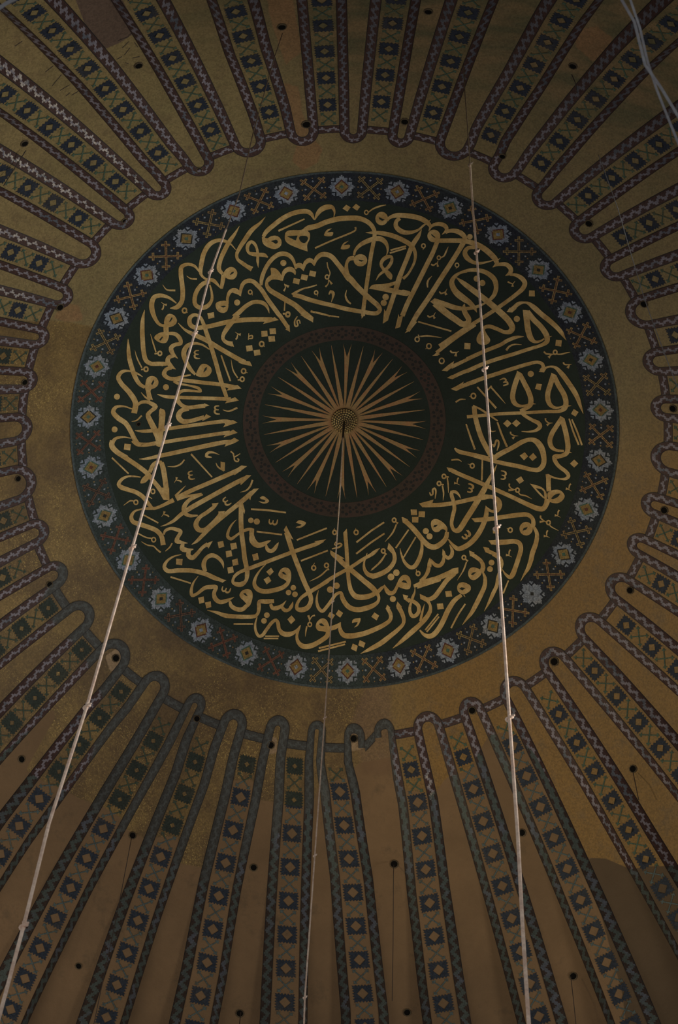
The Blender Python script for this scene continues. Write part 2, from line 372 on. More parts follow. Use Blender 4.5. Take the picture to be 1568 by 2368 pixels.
def half_border(i, side):
    """border strip along one flank of rib and half the lobe; side=+1: flank towards rib i+1"""
    if side > 0: edges, mid, Ro, wb, rc, tip = lobe(i, 0); pick = 0; sg = 1
    else: edges, mid, Ro, wb, rc, tip = lobe((i-1) % NR, 1); pick = 1; sg = -1
    off = -2*PI if (side < 0 and i == 0) else 0
    out, inn = [], []
    rr = np.concatenate([[14.7, 14.2], np.arange(13.6, rc+.04, -.09)])
    for r in rr:
        e = edges(r)[pick]; w = np.interp(r, [rc, 7.2, 13], [wb, .20, .185])
        out.append((e, r)); inn.append((e + sg*w/r, r))
    Rt = rc - tip; e0 = edges(rc)[pick]; half = abs(mid - e0)*rc
    for k in range(0, 11):
        t = k/10*PI/2
        out.append((mid - sg*half*math.cos(t)/rc, rc - Rt*math.sin(t)))
        hi = half - wb; ri = max(Rt - WB, .04)
        inn.append((mid - sg*hi*math.cos(t)/rc, rc - ri*math.sin(t)))
    out = np.array(out); inn = np.array(inn)
    n = len(out); Pm = np.stack([(out[:, 0]+inn[:, 0])/2, (out[:, 1]+inn[:, 1])/2], 1)
    W = pos(Pm[:, 0], Pm[:, 1]); L = np.concatenate([[0], np.cumsum(np.linalg.norm(np.diff(W, axis=0), axis=1))]); L = L[-1]-L
    G, UV = [], []
    for j in range(5):
        f = j/4; a = out[:, 0]*(1-f)+inn[:, 0]*f; r = out[:, 1]*(1-f)+inn[:, 1]*f
        d = recess(r)*f
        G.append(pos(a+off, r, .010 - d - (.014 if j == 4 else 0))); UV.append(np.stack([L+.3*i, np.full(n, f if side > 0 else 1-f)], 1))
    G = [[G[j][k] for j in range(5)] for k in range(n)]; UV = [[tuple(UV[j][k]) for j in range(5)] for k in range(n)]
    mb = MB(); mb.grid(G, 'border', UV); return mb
def place(R, s, t, h):                              # panel coordinates -> world
    r = t2r(t); return pos(loc(R, s, r), r, h)
def rib_label(i):
    R = ribs[i]; r = np.linspace(6.6, 13.5, 200); p = project(pos(rib_az(R, r), r))
    ins = (p[:, 0] > 0) & (p[:, 0] < 1568) & (p[:, 1] > 0) & (p[:, 1] < 2368)
    k = np.where(ins)[0]
    q = p[min(k[-1]+1, 199)] if len(k) else p[0]
    d = {'top': q[1], 'bottom': 2368-q[1], 'left': q[0], 'right': 1568-q[0]}; e = min(d, key=d.get)
    return e, (q[0] if e in ('top', 'bottom') else q[1])
info = [rib_label(i) for i in range(NR)]
ORD = ['first', 'second', 'third', 'fourth', 'fifth', 'sixth', 'seventh', 'eighth', 'ninth', 'tenth', 'eleventh', 'twelfth', 'thirteenth', 'fourteenth', 'fifteenth']
LOOK = {'top': 'rib with navy diamonds on olive mosaic', 'right': 'rib with navy diamonds on ochre mosaic', 'left': 'rib with zigzag borders on gold mosaic', 'bottom': 'rib with navy diamonds on brown plaster'}
for i, R in enumerate(ribs):
    e, v = info[i]; same = sorted(x[1] for x in info if x[0] == e); n = same.index(v)
    frm = 'from the left' if e in ('top', 'bottom') else 'from the top'
    label = '%s, %s %s along the %s edge' % (LOOK[e], ORD[n], frm, e)
    c = capr[i]; root = empty('dome_rib', tuple(pos(rib_az(R, c), c)), label=label, cat='dome rib', group='patterned ribs radiating from the dome medallion')
    # panel
    rr = np.concatenate([np.arange(c, 13.6, .09), [14.2, 14.7]]); G = []
    for r in rr: G.append([pos(loc(R, s*float(ws(r)), r), r, 0.0) for s in (-1, -.5, 0, .5, 1)])
    pm = MB(); pm.grid(G, 'ground')
    # motifs
    dm, cm = pm, pm; pitch = .70; T0 = float(r2t(c)); T1 = float(r2t(13.2))
    ph = R['phase']; k0 = math.ceil((T0+.17-ph)/(pitch/2)); k = k0
    while ph + k*pitch/2 < T1:
        t0 = ph + k*pitch/2; r0 = t2r(t0); zone = 'p'
        px = project(pos(rib_az(R, r0), r0))[0:2]
        inpl = sdist(px.reshape(1, 2), REG['plaster'][0])[0] > 0
        sc = float(ws(r0))/.21
        if k % 2 == 0:
            big_ = inpl or (0 < math.degrees((rib_az(R, r0)+PI) % (2*PI)-PI) < 70); hs = (.172 if big_ else .160)*min(sc, 1.12); ht = .172 if big_ else .160; N = 6 if big_ else 5; out = []
            cor = [(-1, -1), (1, -1), (1, 1), (-1, 1)]
            for q in range(4):
                a, b = cor[q], cor[(q+1) % 4]
                for m_ in range(N):
                    for hh, am in ((0, 1.09), (.5, .86)):
                        f = (m_+hh)/N; x = a[0]+(b[0]-a[0])*f; y = a[1]+(b[1]-a[1])*f
                        nx, ny = ((a[0]+b[0])/2, (a[1]+b[1])/2)
                        x += nx*(am-1); y += ny*(am-1); out.append((x*hs, y*ht))
            hd = .118 if inpl else (.058 if big_ else .09)
            inner = [(0, -hd), (hd, 0), (0, hd), (-hd, 0)]
            # ring between the toothed edge and the open diamond: one wedge per quarter
            n4 = len(out)//4
            for q in range(4):
                seg = [out[(q*n4+z) % len(out)] for z in range(n4+1)]
                inn2 = [inner[(q+1) % 4], inner[q]]     # diamond corners facing this side
                a_, b_ = inner[(q+3) % 4], inner[(q+1) % 4]; mid_ = inner[q]
                pl = seg + [b_, mid_, a_]
                dm.tri([place(R, x, t0+y, .008) for x, y in pl], 'diamond')
        else:
            L_ = .150*min(sc, 1.1); Lt = .150; w = .0125
            for sx in (1, -1):
                def q_(al, ac):                        # along arm, across
                    dx, dy = sx*.7071, .7071
                    return place(R, (al*dx - ac*dy*sx)*L_/.15*1.0, t0 + (al*dy + ac*dx*sx), .008)
                A_ = .205
                cm.poly([q_(-A_, -w), q_(A_, -w), q_(A_, w), q_(-A_, w)], 'cross')
                for e_ in (-1, 1):
                    b_ = e_*.165
                    cm.poly([q_(b_-w, -.042), q_(b_+w, -.042), q_(b_+w, .042), q_(b_-w, .042)], 'cross')
                    cm.poly([q_(b_+e_*.045, -.004), q_(b_+e_*.045, .004), q_(b_, .03), q_(b_-e_*.02, 0), q_(b_, -.03)], 'cross')
        k += 1
    pm.build('panel', root, regions=True)
    # end cap between the two lobes
    cw = .165; G, UV = [], []
    for a in np.linspace(-1, 1, 7):
        s = a*(float(ws(c))+.075); G.append([pos(loc(R, s, r), r, .004) for r in (c-cw, c-cw*.5, c)]); UV.append([(s+.5, 0), (s+.5, .5), (s+.5, 1)])
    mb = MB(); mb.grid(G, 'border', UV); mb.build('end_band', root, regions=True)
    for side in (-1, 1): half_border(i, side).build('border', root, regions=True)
    if i in (19, 20):                               # the two stunted lobes where a rib was never finished
        side = 1 if i == 19 else -1; edges, mid, Ro, wb, rc, tip = lobe(19, 0 if i == 19 else 1)
        G, UV = [], []; leg = .10 if i == 19 else .22
        for k in range(15):
            if k < 11: t = (10-k)/10*PI/2; so, ro, si, rI = math.cos(t)*.235, rc-(rc-tip)*math.sin(t), math.cos(t)*(.235-wb), rc-max(rc-tip-WB, .04)*math.sin(t)
            else: so, si, ro = .235, .235-wb, rc + (k-10)*leg/4; rI = ro
            G.append([pos(mid + side*(so*(1-f)+si*f)/6.4, ro*(1-f)+rI*f, .010) for f in (0, .5, 1)]); UV.append([(k*.04, f) for f in (0, .5, 1)])
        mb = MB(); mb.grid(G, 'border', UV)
        if i == 20:
            a0 = mid - .235/6.4; a1 = lobe(19, 0)[1] + .235/6.4; G = []
            for f in np.linspace(0, 1, 6):
                a = a0 + (a1-a0)*f; r_ = 6.60 - .17*f; G.append([pos(a, r_+d, .008) for d in (-.09, 0, .09)])
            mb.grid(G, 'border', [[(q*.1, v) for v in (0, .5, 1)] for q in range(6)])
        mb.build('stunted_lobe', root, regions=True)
# ---------------------------------------------------------------- the medallion
med = empty('calligraphy_medallion', tuple(pos(0, 0)), label='round green-black medallion of gold Arabic calligraphy at the crown of the dome', cat='medallion')
def annulus(r0, r1, h, k, name, n=256, m=3, parent=med, **kw):
    mb = MB(); A = np.linspace(0, 2*PI, n+1)
    mb.grid([[pos(a, r, h) for r in np.linspace(r0, r1, m)] for a in A], k); return mb.build(name, parent, smooth=True, **kw)
annulus(.02, 4.90, .004, 'field', 'painted_field', m=40)
rb = annulus(4.88, 5.50, .010, 'ringnavy', 'outer_band', m=8, regions=True)
mb = MB(); A = np.linspace(0, 2*PI, 257); mb.grid([[pos(a, r, .013) for r in (5.49, 5.53)] for a in A], 'ringedge'); mb.build('edge_line', rb)
ri = annulus(1.775, 2.09, .010, 'innerring', 'inner_band', m=5)
for i in range(42):
    a0 = 2*PI*i/42; mb = MB()
    for k in range(6):
        b = 2*PI*k/6 + a0; x, y = .088*math.cos(b), .088*math.sin(b)
        pts = [pos(a0+(y+.033*math.sin(g))/1.93, 1.93+x+.033*math.cos(g), .013) for g in np.linspace(0, 2*PI, 9)[:-1]]
        mb.poly(pts, 'innerdark')
    mb.poly([pos(a0+.075+.012*math.sin(g), 1.93+.02*math.cos(g), .013) for g in np.linspace(0, 2*PI, 7)[:-1]], 'innerdark')
    mb.build('rosette', ri)
def ringpt(a0, r0, h):
    return lambda x, y: pos(a0 - x/r0, r0+y, h)
def star(a0, cols):
    mb = MB(); c = .0305; f = ringpt(a0, 5.19, .016)
    core, line, dot = cols
    for y in range(-8, 9):
        row = []
        for x in range(-8, 9):
            ax, ay = abs(x), abs(y); k = None
            if ax+ay <= 8 or (max(ax, ay) <= 6 and ax+ay <= 11): k = 'star'
            if max(ax, ay) == 6 and ax+ay > 8 and (ax+ay) % 2 == 0: k = None
            if 4 <= ax <= 5 and 4 <= ay <= 5 and not (ax == 5 and ay == 5): k = 'hole'
            row.append(k)
        x = 0
        while x < 17:
            k = row[x]; j = x
            while j+1 < 17 and row[j+1] == k: j += 1
            if k and k != 'hole':
                X0, X1, Y0, Y1 = (x-8.5)*c, (j-7.5)*c, (y-.5)*c, (y+.5)*c
                mb.poly([f(X0, Y0), f(X1, Y0), f(X1, Y1), f(X0, Y1)], k)
            x = j+1
    for q, k, hh in ((5.4, line, .0175), (4.3, core, .019), (1.5, dot, .0205)):
        g = ringpt(a0, 5.19, hh); q *= c; mb.poly([g(q, 0), g(0, q), g(-q, 0), g(0, -q)], k)
    return mb
def cross(a0, inner):
    og = 'crossred' if math.radians(12) < (a0 % (2*PI)) < math.radians(112) else 'crossgold'
    mb = MB(); f = ringpt(a0, 5.19, .016); g = ringpt(a0, 5.19, .018)
    def rect(ff, a, b, c_, d, k, s):
        def T(x, y):
            return ff((x*s - y)*.7071*.98, (x*s + y)*.7071) if s > 0 else ff((x + y)*.7071*.98, (-x + y)*.7071)
        mb.poly([T(a, c_), T(b, c_), T(b, d), T(a, d)], k)
    for s in (1, -1):
        for ff, w, k, ex in ((f, .024, og, 0), (g, .0075, inner, -.016)):
            rect(ff, -.325-ex, .325+ex, -w, w, k, s)
            for e in (-1, 1): rect(ff, e*.24-w, e*.24+w, -.085-ex, .085+ex, k, s)
    for x, y, k, q in ((.16, 0, 'star', .024), (-.16, 0, 'star', .024), (0, .16, 'star', .024), (0, -.16, 'star', .024), (.225, 0, 'crossgold', .018), (-.225, 0, 'crossgold', .018), (0, .23, 'crossgold', .014), (0, -.23, 'crossgold', .014)):
        mb.poly([f(x-q, y), f(x, y-q), f(x+q, y), f(x, y+q)], k)
    return mb
CO = [('stargold', 'red', 'green'), ('stargold', 'green', 'red'), ('stargold', 'red', 'star'), ('stargold', 'innerdark', 'green'), ('stargold', 'green', 'innerdark')]
for i in range(30):
    a = math.radians(.6 + 12*i)
    star(a, ('star', 'star', 'innerdark') if i == 26 else CO[(i*7 + i//3) % 5]).build('star_motif', rb)
    cross(a+math.radians(6), 'red' if i % 3 else 'innerdark').build('cross_motif', rb)
# sunburst
for i in range(32):
    a0 = math.radians(-176.6 + 11.25*i); mb = MB(); h = .012
    def f(s, r): return pos(a0 + s/r, r, h)
    if i % 2 == 0:
        L = [(.012, .24), (.025, .55), (.038, 1.1), (.05, 1.38), (.06, 1.55), (.088, 1.70)]
        nt = (0, 1.40)
        for s in (1, -1):
            pts = [(0, .24)] + [(s*w, r) for w, r in L] + [nt]
            mb.tri([f(*p) for p in pts], 'ray')
    else:
        L = [(.045, .24), (.040, .6), (.026, 1.1), (.012, 1.45), (.002, 1.68)]
        mb.tri([f(-w, r) for w, r in L] + [f(w, r) for w, r in L[::-1]], 'ray')
    mb.build('ray', med)
# boss
mb = MB(); A = np.linspace(0, 2*PI, 49)
prof = [(.268, .0), (.268, .05), (.25, .075), (.235, .06), (.2, .09), (.15, .12), (.1, .135), (.03, .14)]
mb.grid([[pos(a, r, h) for r, h in prof] for a in A], 'bossdark'); boss = mb.build('boss', med, smooth=True)
mb = MB()
for rr_, n, q, h in ((.25, 30, .019, .075), (.205, 24, .021, .09), (.16, 20, .02, .115), (.118, 16, .018, .13), (.075, 11, .016, .138), (.036, 6, .013, .14)):
    for k in range(n):
        a = 2*PI*(k + (n % 3)*.3)/n; cx, cy = rr_*math.cos(a), rr_*math.sin(a)
        top = pos(math.atan2(cy, cx), rr_, h+q*.7)
        ring = []
        for g in range(8):
            b = 2*PI*g/8; x, y = cx+q*1.12*math.cos(b), cy+q*1.12*math.sin(b); ring.append(pos(math.atan2(y, x), math.hypot(x, y), h-.004))
        for g in range(8): mb.poly([ring[g], ring[(g+1) % 8], top], 'boss')
mb.build('studs', boss)
# ---------------------------------------------------------------- lettering: traced strokes on the painted field
TR = """T A 540 450
T B 800 450
@A
S 414,280,3 340,365,35 235,455,58 150,575,60 75,690,52 40,770,42 52,832,40 110,880,50 175,925,52 238,960,66
S 320,940,4 312,860,34 312,760,34 300,690,34 270,630,40 230,605,42 190,640,50 178,690,46 195,745,36 250,765,50 330,772,50 400,780,50 445,808,14
S 1298,292,6 1308,220,26 1280,160,50 1215,155,66 1140,185,66 1090,240,50 1050,325,10
S 1045,320,14 1010,250,48 960,215,60 880,212,62 760,240,60 640,300,62 520,390,60 420,480,56 385,540,44
S 380,540,30 410,610,70 470,640,90 540,665,70 590,640,56 595,590,50 560,555,50 500,560,60 440,580,40 390,555,10
S 580,465,26 920,310,20
P 662,545 668,490 700,460 780,452 860,456 910,440 985,480 992,530 985,580 950,645 960,732 860,700 740,650 690,620 665,580
N 693,533 830,522 805,588
N 845,560 860,530 900,525 950,530 968,560 950,600 915,627 870,605
S 890,462,20 960,430,64 1080,400,66 1200,350,66 1350,310,68 1456,300,66 @B 150,300,66 250,330,62 320,380,58 360,440,54 372,500,52 360,600,52 330,750,52 300,950,52 270,1150,52 250,1300,52 230,1450,52 220,1568,52
P 1168,525 1185,480 1215,445 1275,430 1240,460 1210,485 1295,475 1285,530 1220,538
P 1385,700 1400,655 1430,615 1492,592 1455,625 1425,650 1512,640 1505,690 1430,708
S 1055,688,24 1250,600,22 1568,465,22 @B 130,445,20
S @B 122,415,26 130,445,22
S 462,1535,4 445,1470,30 400,1410,50 330,1385,52 250,1390,52 160,1440,55 60,1530,60 0,1580,60
S 0,1240,60 60,1260,60 90,1300,24
S 85,1300,20 100,1200,46 130,1140,52 190,1110,56 250,1120,56 310,1170,58 370,1240,56 440,1350,58 520,1460,58 600,1568,56
D 45,1393,40
D 645,880,40
R 215,1258,24,16
S 240,1255,14 243,1300,6
S 355,1170,36 365,1080,52 400,980,52 450,890,54 520,810,56 600,765,60 680,765,58 740,800,52 780,860,40 800,940,20
S 800,960,20 825,915,60 870,915,64 900,960,30 908,985,6
S 905,965,20 930,880,50 985,845,62 1025,865,50 1042,915,10
S 1045,915,14 1070,830,50 1130,775,60 1200,770,64 1270,800,64 1340,880,62 1420,980,68 1500,1080,84 @B 60,1090,80 130,1170,74 220,1260,70 320,1350,66 420,1440,62 440,1490,54 400,1530,54 200,1510,54 @A 1456,1475,56 1300,1435,54 1150,1400,56 980,1355,58 850,1310,58 770,1295,50
S 760,1295,40 800,1265,34 900,1215,22 1000,1190,20 1080,1165,14
S 632,1110,10 650,1010,50 700,965,62 750,965,64 790,1000,40 798,1035,6
P 475,940 540,945 600,1000 640,1085 635,1115 560,1095 495,1095 430,1150 410,1140 415,1100 450,1055 490,1035
S 430,1110,30 430,1170,46 470,1230,60 580,1300,68 700,1370,68 800,1430,68 900,1520,76 950,1568,76
P 780,1075 862,1090 848,1160 765,1140
P 882,1025 968,1040 950,1110 868,1092
P 990,978 1072,993 1058,1062 975,1047
P 1412,175 1460,125 1518,160 1475,215
S 1212,870,14 1220,930,16 1250,1010,14 1240,1055,10
R 1212,1062,24,18
S 1230,1095,10 1225,1150,14 1190,1190,24
S 1235,1100,12 1275,1155,30
S 658,1150,12 672,1200,14 650,1245,24
S 665,1160,12 715,1190,34
R 1070,1265,22,18
S 1090,1265,14 1085,1315,6
S 1235,1290,14 1260,1250,36 1290,1270,44 1285,1330,22 1265,1390,6
S 1466,1230,6 1450,1300,20 1475,1370,28 1520,1410,20
S 665,1390,18 658,1500,18
R 705,1542,26,18
S 645,1535,24 690,1545,20
S 1000,1508,26 1150,1540,24 1250,1568,22
@B
P 82,160 130,112 185,152 145,203
S 110,815,60 50,825,56 15,870,40 5,950,50 20,1030,60 60,1100,70
E 188,845,88,80
N 165,835 235,850 200,862 170,850
S 105,780,30 120,720,36 180,650,50 270,600,60 360,570,64 440,565,66 500,600,60 535,660,40 540,730,22 520,795,6
S 255,487,4 340,488,36 420,490,50 520,505,60 640,540,62 750,590,62 830,640,60 880,700,50 900,770,42 890,860,34 850,950,30 800,1030,30 740,1085,40
S 982,445,6 940,530,50 880,620,60 840,700,60 790,830,58 740,950,58 690,1080,66 660,1180,66 620,1300,60 570,1450,60 530,1568,60
P 298,1213 340,1158 480,1155 600,1130 680,1105 720,1120 700,1150 640,1160 553,1195 640,1215 720,1235 740,1225 845,1250 810,1310 740,1305 600,1275 450,1240
S 388,1108,6 430,1040,26 500,980,40 560,920,44 595,850,40 590,800,36 540,800,50 480,840,50 455,900,40 480,950,40 530,1000,60 570,1050,70 585,1095,20
D 515,1322,42
D 490,1398,40
S 578,715,22 780,660,22
S 568,752,22 778,688,22
R 265,225,24,16
S 290,225,14 350,180,20 440,145,22 520,128,8
E 463,305,82,88
N 430,285 505,320 470,332 432,310
S 530,330,40 570,290,40 650,265,60 760,265,64 880,280,66 980,310,66 1060,360,60 1095,410,40 1072,470,6
S 1075,340,14 1100,320,6
S 700,300,50 655,340,50 648,400,60 700,460,66 770,485,60 860,480,44 940,450,30 1010,390,26 1040,370,20
S 1090,430,20 1130,390,40 1200,375,50 1270,390,56 1305,430,52 1300,460,40 1245,512,6
S 1290,490,30 1340,465,46 1420,465,60 1500,500,66 1545,560,58 1520,620,66 1450,740,60 1330,930,62 1200,1130,62 1080,1320,64 970,1480,64 910,1568,64
S 1180,590,56 1560,590,58
E 1140,530,84,82
N 1105,500 1165,550 1140,548 1108,520
S 1185,600,56 1130,740,58 1050,900,60 960,1080,60 880,1240,60 800,1400,60 730,1568,60
R 1005,658,24,18
S 1028,670,14 995,712,4
R 1440,908,24,16
S 1460,920,14 1425,955,4
S 1328,668,6 1300,730,20 1270,790,20 1220,815,14
R 1205,812,22,16
S 1195,850,10 1185,890,14 1195,930,30
S 1180,880,14 1130,910,22 1105,895,22
S 1115,1050,6 1070,1100,22 1055,1150,24 1060,1200,14
S 1310,1220,6 1285,1270,16 1300,1290,34
S 1285,1262,14 1240,1275,18 1215,1258,20
S 1568,985,40 1480,1010,30 1400,1070,50 1370,1140,60 1390,1210,66 1450,1290,72 1568,1370,76
T C 1020 520
T F 1080 780
T E 820 650
@E
P 385,358 410,395 460,400 434,505 365,548
P 570,420 580,458 630,440 592,592 525,612
S 800,448,62 720,590,60 690,640,50
P 750,530 815,520 718,640 650,672
P 85,400 140,400 132,430 92,482
S 1040,280,90 1180,400,84 1320,500,80 1410,555,76 1470,530,70 1480,490,70 1440,420,66 1415,350,60 1425,290,10
S 1045,250,60 1160,290,64 1290,335,64 1400,352,50 1480,350,44 1560,335,40
P 980,262 1040,218 1090,235 1090,340
S 825,522,20 1255,645,22
S 1130,728,4 950,706,22 850,712,18
R 812,750,28,18
S 825,690,14 840,720,14
R 965,838,30,18
S 945,850,12 920,876,6
R 1130,1030,32,18
S 1048,402,6 1025,450,16 1040,480,34
S 1025,440,14 970,462,22 945,440,18
S 1200,95,6 1178,140,16 1190,175,36
S 1178,135,14 1120,155,22 1100,130,18
S 1355,905,6 1320,925,14 1310,970,38
S 1325,920,14 1260,920,22 1240,895,22
P 1425,795 1504,798 1500,880 1422,876
S 1568,560,40 1300,740,42 1060,925,46
P 1008,965 1060,925 1110,940 1075,963
S 1568,958,42 1400,1040,44 1250,1110,50
P 1130,1155 1210,1085 1290,1032 1280,1075 1270,1110 1200,1165
S 1568,1120,44 1400,1180,48 1260,1245,46
P 1198,1250 1260,1215 1330,1200 1270,1268
S 1568,1300,46 1440,1340,50 1330,1385,50
P 1245,1393 1330,1350 1415,1298 1400,1340 1400,1380 1318,1420
R 1540,1485,30,18
S 1440,1527,6 1370,1530,20 1310,1565,22
@C
S 0,200,56 150,197,58 300,205,60 430,235,66 540,290,72 640,370,74 710,450,66 720,500,50 670,545,6
S 735,450,14 770,425,6
S 440,285,46 350,295,50 310,350,60 330,410,66 400,470,50 480,492,40 580,480,22 690,450,14
S 700,515,40 760,505,44 850,510,56 905,565,60 900,610,56 835,655,6
S 890,640,30 970,645,44 1050,690,60 1088,750,62 1060,820,60 970,900,52 850,990,50 700,1095,50 500,1225,48 300,1350,52 80,1500,54 -20,1568,54
D 375,148,36
D 463,692,40
D 536,748,40
S 630,970,40 690,900,54 715,800,60 690,700,66 600,620,60 500,585,54 380,580,44 260,610,30 180,660,44 140,740,66 180,840,70 280,930,72 380,1010,66 440,1080,40 465,1130,6
S 190,670,6 280,740,54 400,830,70 500,905,74 620,1000,76 760,1120,80 880,1240,80 925,1330,76 900,1375,66 830,1385,50 720,1340,50 620,1310,50 560,1330,44 540,1380,40
P 500,1380 560,1340 600,1420 640,1475 635,1515 600,1545 550,1552 495,1545 460,1505 462,1450
S 0,1010,54 130,1055,56 280,1080,50 400,1072,44 480,1050,40 560,1015,24 630,970,20
S 962,722,6 930,765,14 928,795,34
S 935,760,14 890,745,20 865,730,20
P 1143,843 1215,845 1218,922 1140,920
D 984,1213,40
S 880,1110,40 940,1070,50 1010,1015,50 1080,1000,26 1130,1010,40 1200,1060,64 1300,1150,66 1400,1230,66 1500,1320,60 1568,1400,50 @F 1265,0,20 1290,35,4
P 850,1125 895,1062 905,1085 960,1040 980,1080 925,1130
S 1100,1110,76 1115,1250,76 1135,1380,76 1170,1470,70 1220,1510,40 1290,1500,26 1340,1470,20
S 1120,1120,70 1200,1220,70 1300,1320,70 1370,1430,72 1378,1490,66 @F 1030,60,60 960,100,44 800,150,46 600,215,48 400,275,50 200,345,50 0,435,52
P 1060,1097 1135,1102 1160,1150 1070,1160
S 1395,1450,20 1438,1437,4
S 1075,1442,6 980,1450,40 850,1500,48 @F 450,85,48 230,175,50 0,280,52
@F
S 710,92,4 620,88,18 550,115,24 510,165,30
P 1155,28 1232,36 1222,116 1146,105
S 0,605,54 200,530,52 400,465,52 600,400,50 800,340,46 920,318,40 980,345,46 990,390,46 960,430,50
P 930,445 960,405 1030,380 1050,370 1000,452
S 1010,395,30 1080,375,24 1150,390,40 1230,470,62 1320,590,66 1420,750,62 1470,880,40 1510,990,4
S 680,460,70 640,560,66 600,700,66 595,790,66 620,850,60 680,885,40 760,880,26 810,860,20
S 690,480,60 740,580,64 800,700,66 830,800,66 820,870,66 760,920,50 690,950,44
P 648,428 712,462 720,510 638,510
S 850,858,20 893,860,6
S 700,960,50 750,1010,44 850,1070,46 930,1110,56 950,1150,56 900,1200,40 800,1220,22 708,1215,8
S 1120,490,66 1085,600,66 1050,720,66 1050,800,66 1080,870,56 1140,908,36 1220,900,22 1270,870,20
S 1130,500,64 1190,620,66 1260,740,68 1285,840,68 1270,910,66 1210,950,46 1050,958,42 800,970,42 600,980,42 400,990,42 200,1010,42 0,1025,44
P 1095,455 1160,485 1168,530 1083,530
S 1310,885,22 1355,882,4
S 95,890,62 105,1000,62 140,1150,64 190,1300,64 250,1420,64 320,1540,66
S 80,880,20 180,930,26 300,1010,26 400,1080,18
S 135,640,22 380,915,28
S 500,855,6 400,740,22 310,640,22
S 270,680,20 320,625,20
S 425,550,10 480,530,22 510,550,22 480,580,16
S 470,580,14 520,575,24 530,600,24 470,622,16
R 85,755,30,20
S 60,762,16 28,763,6
D 828,470,40
P 905,595 973,603 955,683 882,665
P 1385,925 1448,965 1408,1025 1350,988
S 1325,1050,20 1380,1220,24 1450,1390,24
S 1360,1060,20 1430,1220,24 1492,1395,24
P 523,1062 580,1112 525,1165 470,1113
P 640,1060 697,1108 640,1160 585,1110
P 750,1485 795,1540 740,1590 685,1530
P 860,1495 908,1550 850,1600 803,1548
S 1000,180,22 1020,205,22 1080,215,18 1130,215,10
S 1110,215,12 1080,235,16 1060,260,38
R 1145,190,24,20
S 1170,215,14 1220,215,18 1280,200,18 1340,187,4
S 1250,320,22 1265,345,20 1320,350,14 1360,345,4
S 1330,355,12 1305,395,36
S 1020,1045,24 1020,1070,18 1060,1105,18 1113,1107,4
S 1075,1110,12 1035,1135,32
S 570,1220,24 565,1240,18 610,1270,18 667,1275,4
S 620,1285,12 590,1308,34
S 395,1095,22 450,1250,26 520,1415,28
S -10,1120,20 40,1270,24 105,1450,26
S 305,1160,8 315,1215,18 375,1210,5
S 335,1380,18 350,1415,22 365,1380,24 385,1330,26 410,1345,26 410,1400,24 390,1465,8
S 1220,1060,60 1160,1150,60 1100,1250,62 1075,1340,62 1100,1420,56 1160,1460,36 1260,1470,28
S 1235,1060,66 1270,1180,66 1300,1320,66 1310,1430,66 1290,1500,60 1200,1540,50 1110,1560,50
P 1208,1013 1270,1050 1270,1100 1180,1100
S 1330,1485,20 1358,1493,4
S 350,1560,66 450,1500,60 600,1420,60 720,1350,60 800,1325,50 870,1330,60 940,1400,66 980,1480,66 1000,1568,66
S 0,1500,50 150,1535,54 280,1570,60
P 445,1463 380,1500 360,1530 400,1568 480,1510
T G 1060 1000
T H 980 1240
T I 860 1060
@G
S 450,345,60 560,265,60 700,195,56 850,110,54 950,85,46 1020,105,50 1080,180,60 1110,300,64 1100,420,66 1040,480,60 960,480,54 800,440,56 600,400,54 450,365,50 300,325,50 150,280,50 0,240,50 -48,200,20
S 312,350,20 310,480,22 305,620,22
R 182,430,26,20
S 155,415,12 122,405,5
S 45,375,5 0,350,20 -90,355,20
S 1420,200,60 1410,260,56 1340,300,50 1250,310,56 1250,350,56 1300,430,50 1400,510,50 1430,560,50 1400,595,40 1330,600,22 1250,585,22 1180,562,30
S 1170,570,60 1170,680,60 1175,760,60
P 1132,540 1170,535 1215,560 1200,600 1140,600
P 1150,780 1210,745 1290,735 1350,760 1388,825 1350,885 1290,918 1220,912 1170,890
N 1205,852 1240,810 1290,788 1322,790 1300,825 1260,852 1220,862
P 928,660 1050,690 1110,725 1150,790 1150,870 1100,850 1020,770
N 1005,718 1080,735 1108,765 1115,835
S 1160,860,80 1140,930,66 1100,985,66 1040,985,66 900,930,60 700,835,54 500,745,54 350,680,54 200,615,54 0,530,52 @I 1040,155,54 990,130,30
V 1435,712,90
V 1290,1055,85
V 1145,1320,80
P 1503,348 1557,400 1503,452 1448,402
P 815,565 853,625 795,663 747,607
S 665,660,22 660,690,20 690,725,16 740,740,10
S 720,745,14 650,745,32
R 768,745,24,20
S 780,770,16 800,800,16 880,820,18 955,860,4
S 1070,1075,22 1065,1100,20 1100,1135,16 1140,1160,10
S 1110,1150,14 1055,1158,32
R 1170,1165,24,20
S 1180,1190,16 1200,1215,16 1300,1270,5
W 590,550,52,-85
W 165,720,52,-75
W 115,1330,52,-45
S 503,412,4 460,500,34 400,610,50 340,730,70 270,850,74 180,1000,72 90,1140,70 @I 1170,870,70 1120,930,68 1070,930,50 1035,860,46 1045,760,50 1070,650,50 1060,560,48 1035,480,50 1035,435,44 1080,430,40 1120,460,30 1155,518,4
S @I 680,605,56 900,598,54 1100,570,54 1300,525,56 1450,500,70 @G 400,830,50 450,835,50 520,880,64 535,950,64 500,1010,56 440,1020,34 370,985,40
P @I 610,582 800,532 790,560 780,600 660,634
@G
P 355,945 400,985 400,1020 345,1020
S 370,985,50 360,1080,60 320,1200,64 240,1340,66 130,1450,66 0,1505,60 @I 1050,1120,40 990,1045,14
@G
P 170,1110 300,1100 320,1155 215,1160
S 230,1132,56 400,1120,56 600,1090,56 800,1065,60 900,1065,56 960,1110,50 975,1170,56 960,1230,60
E 880,1245,86,88
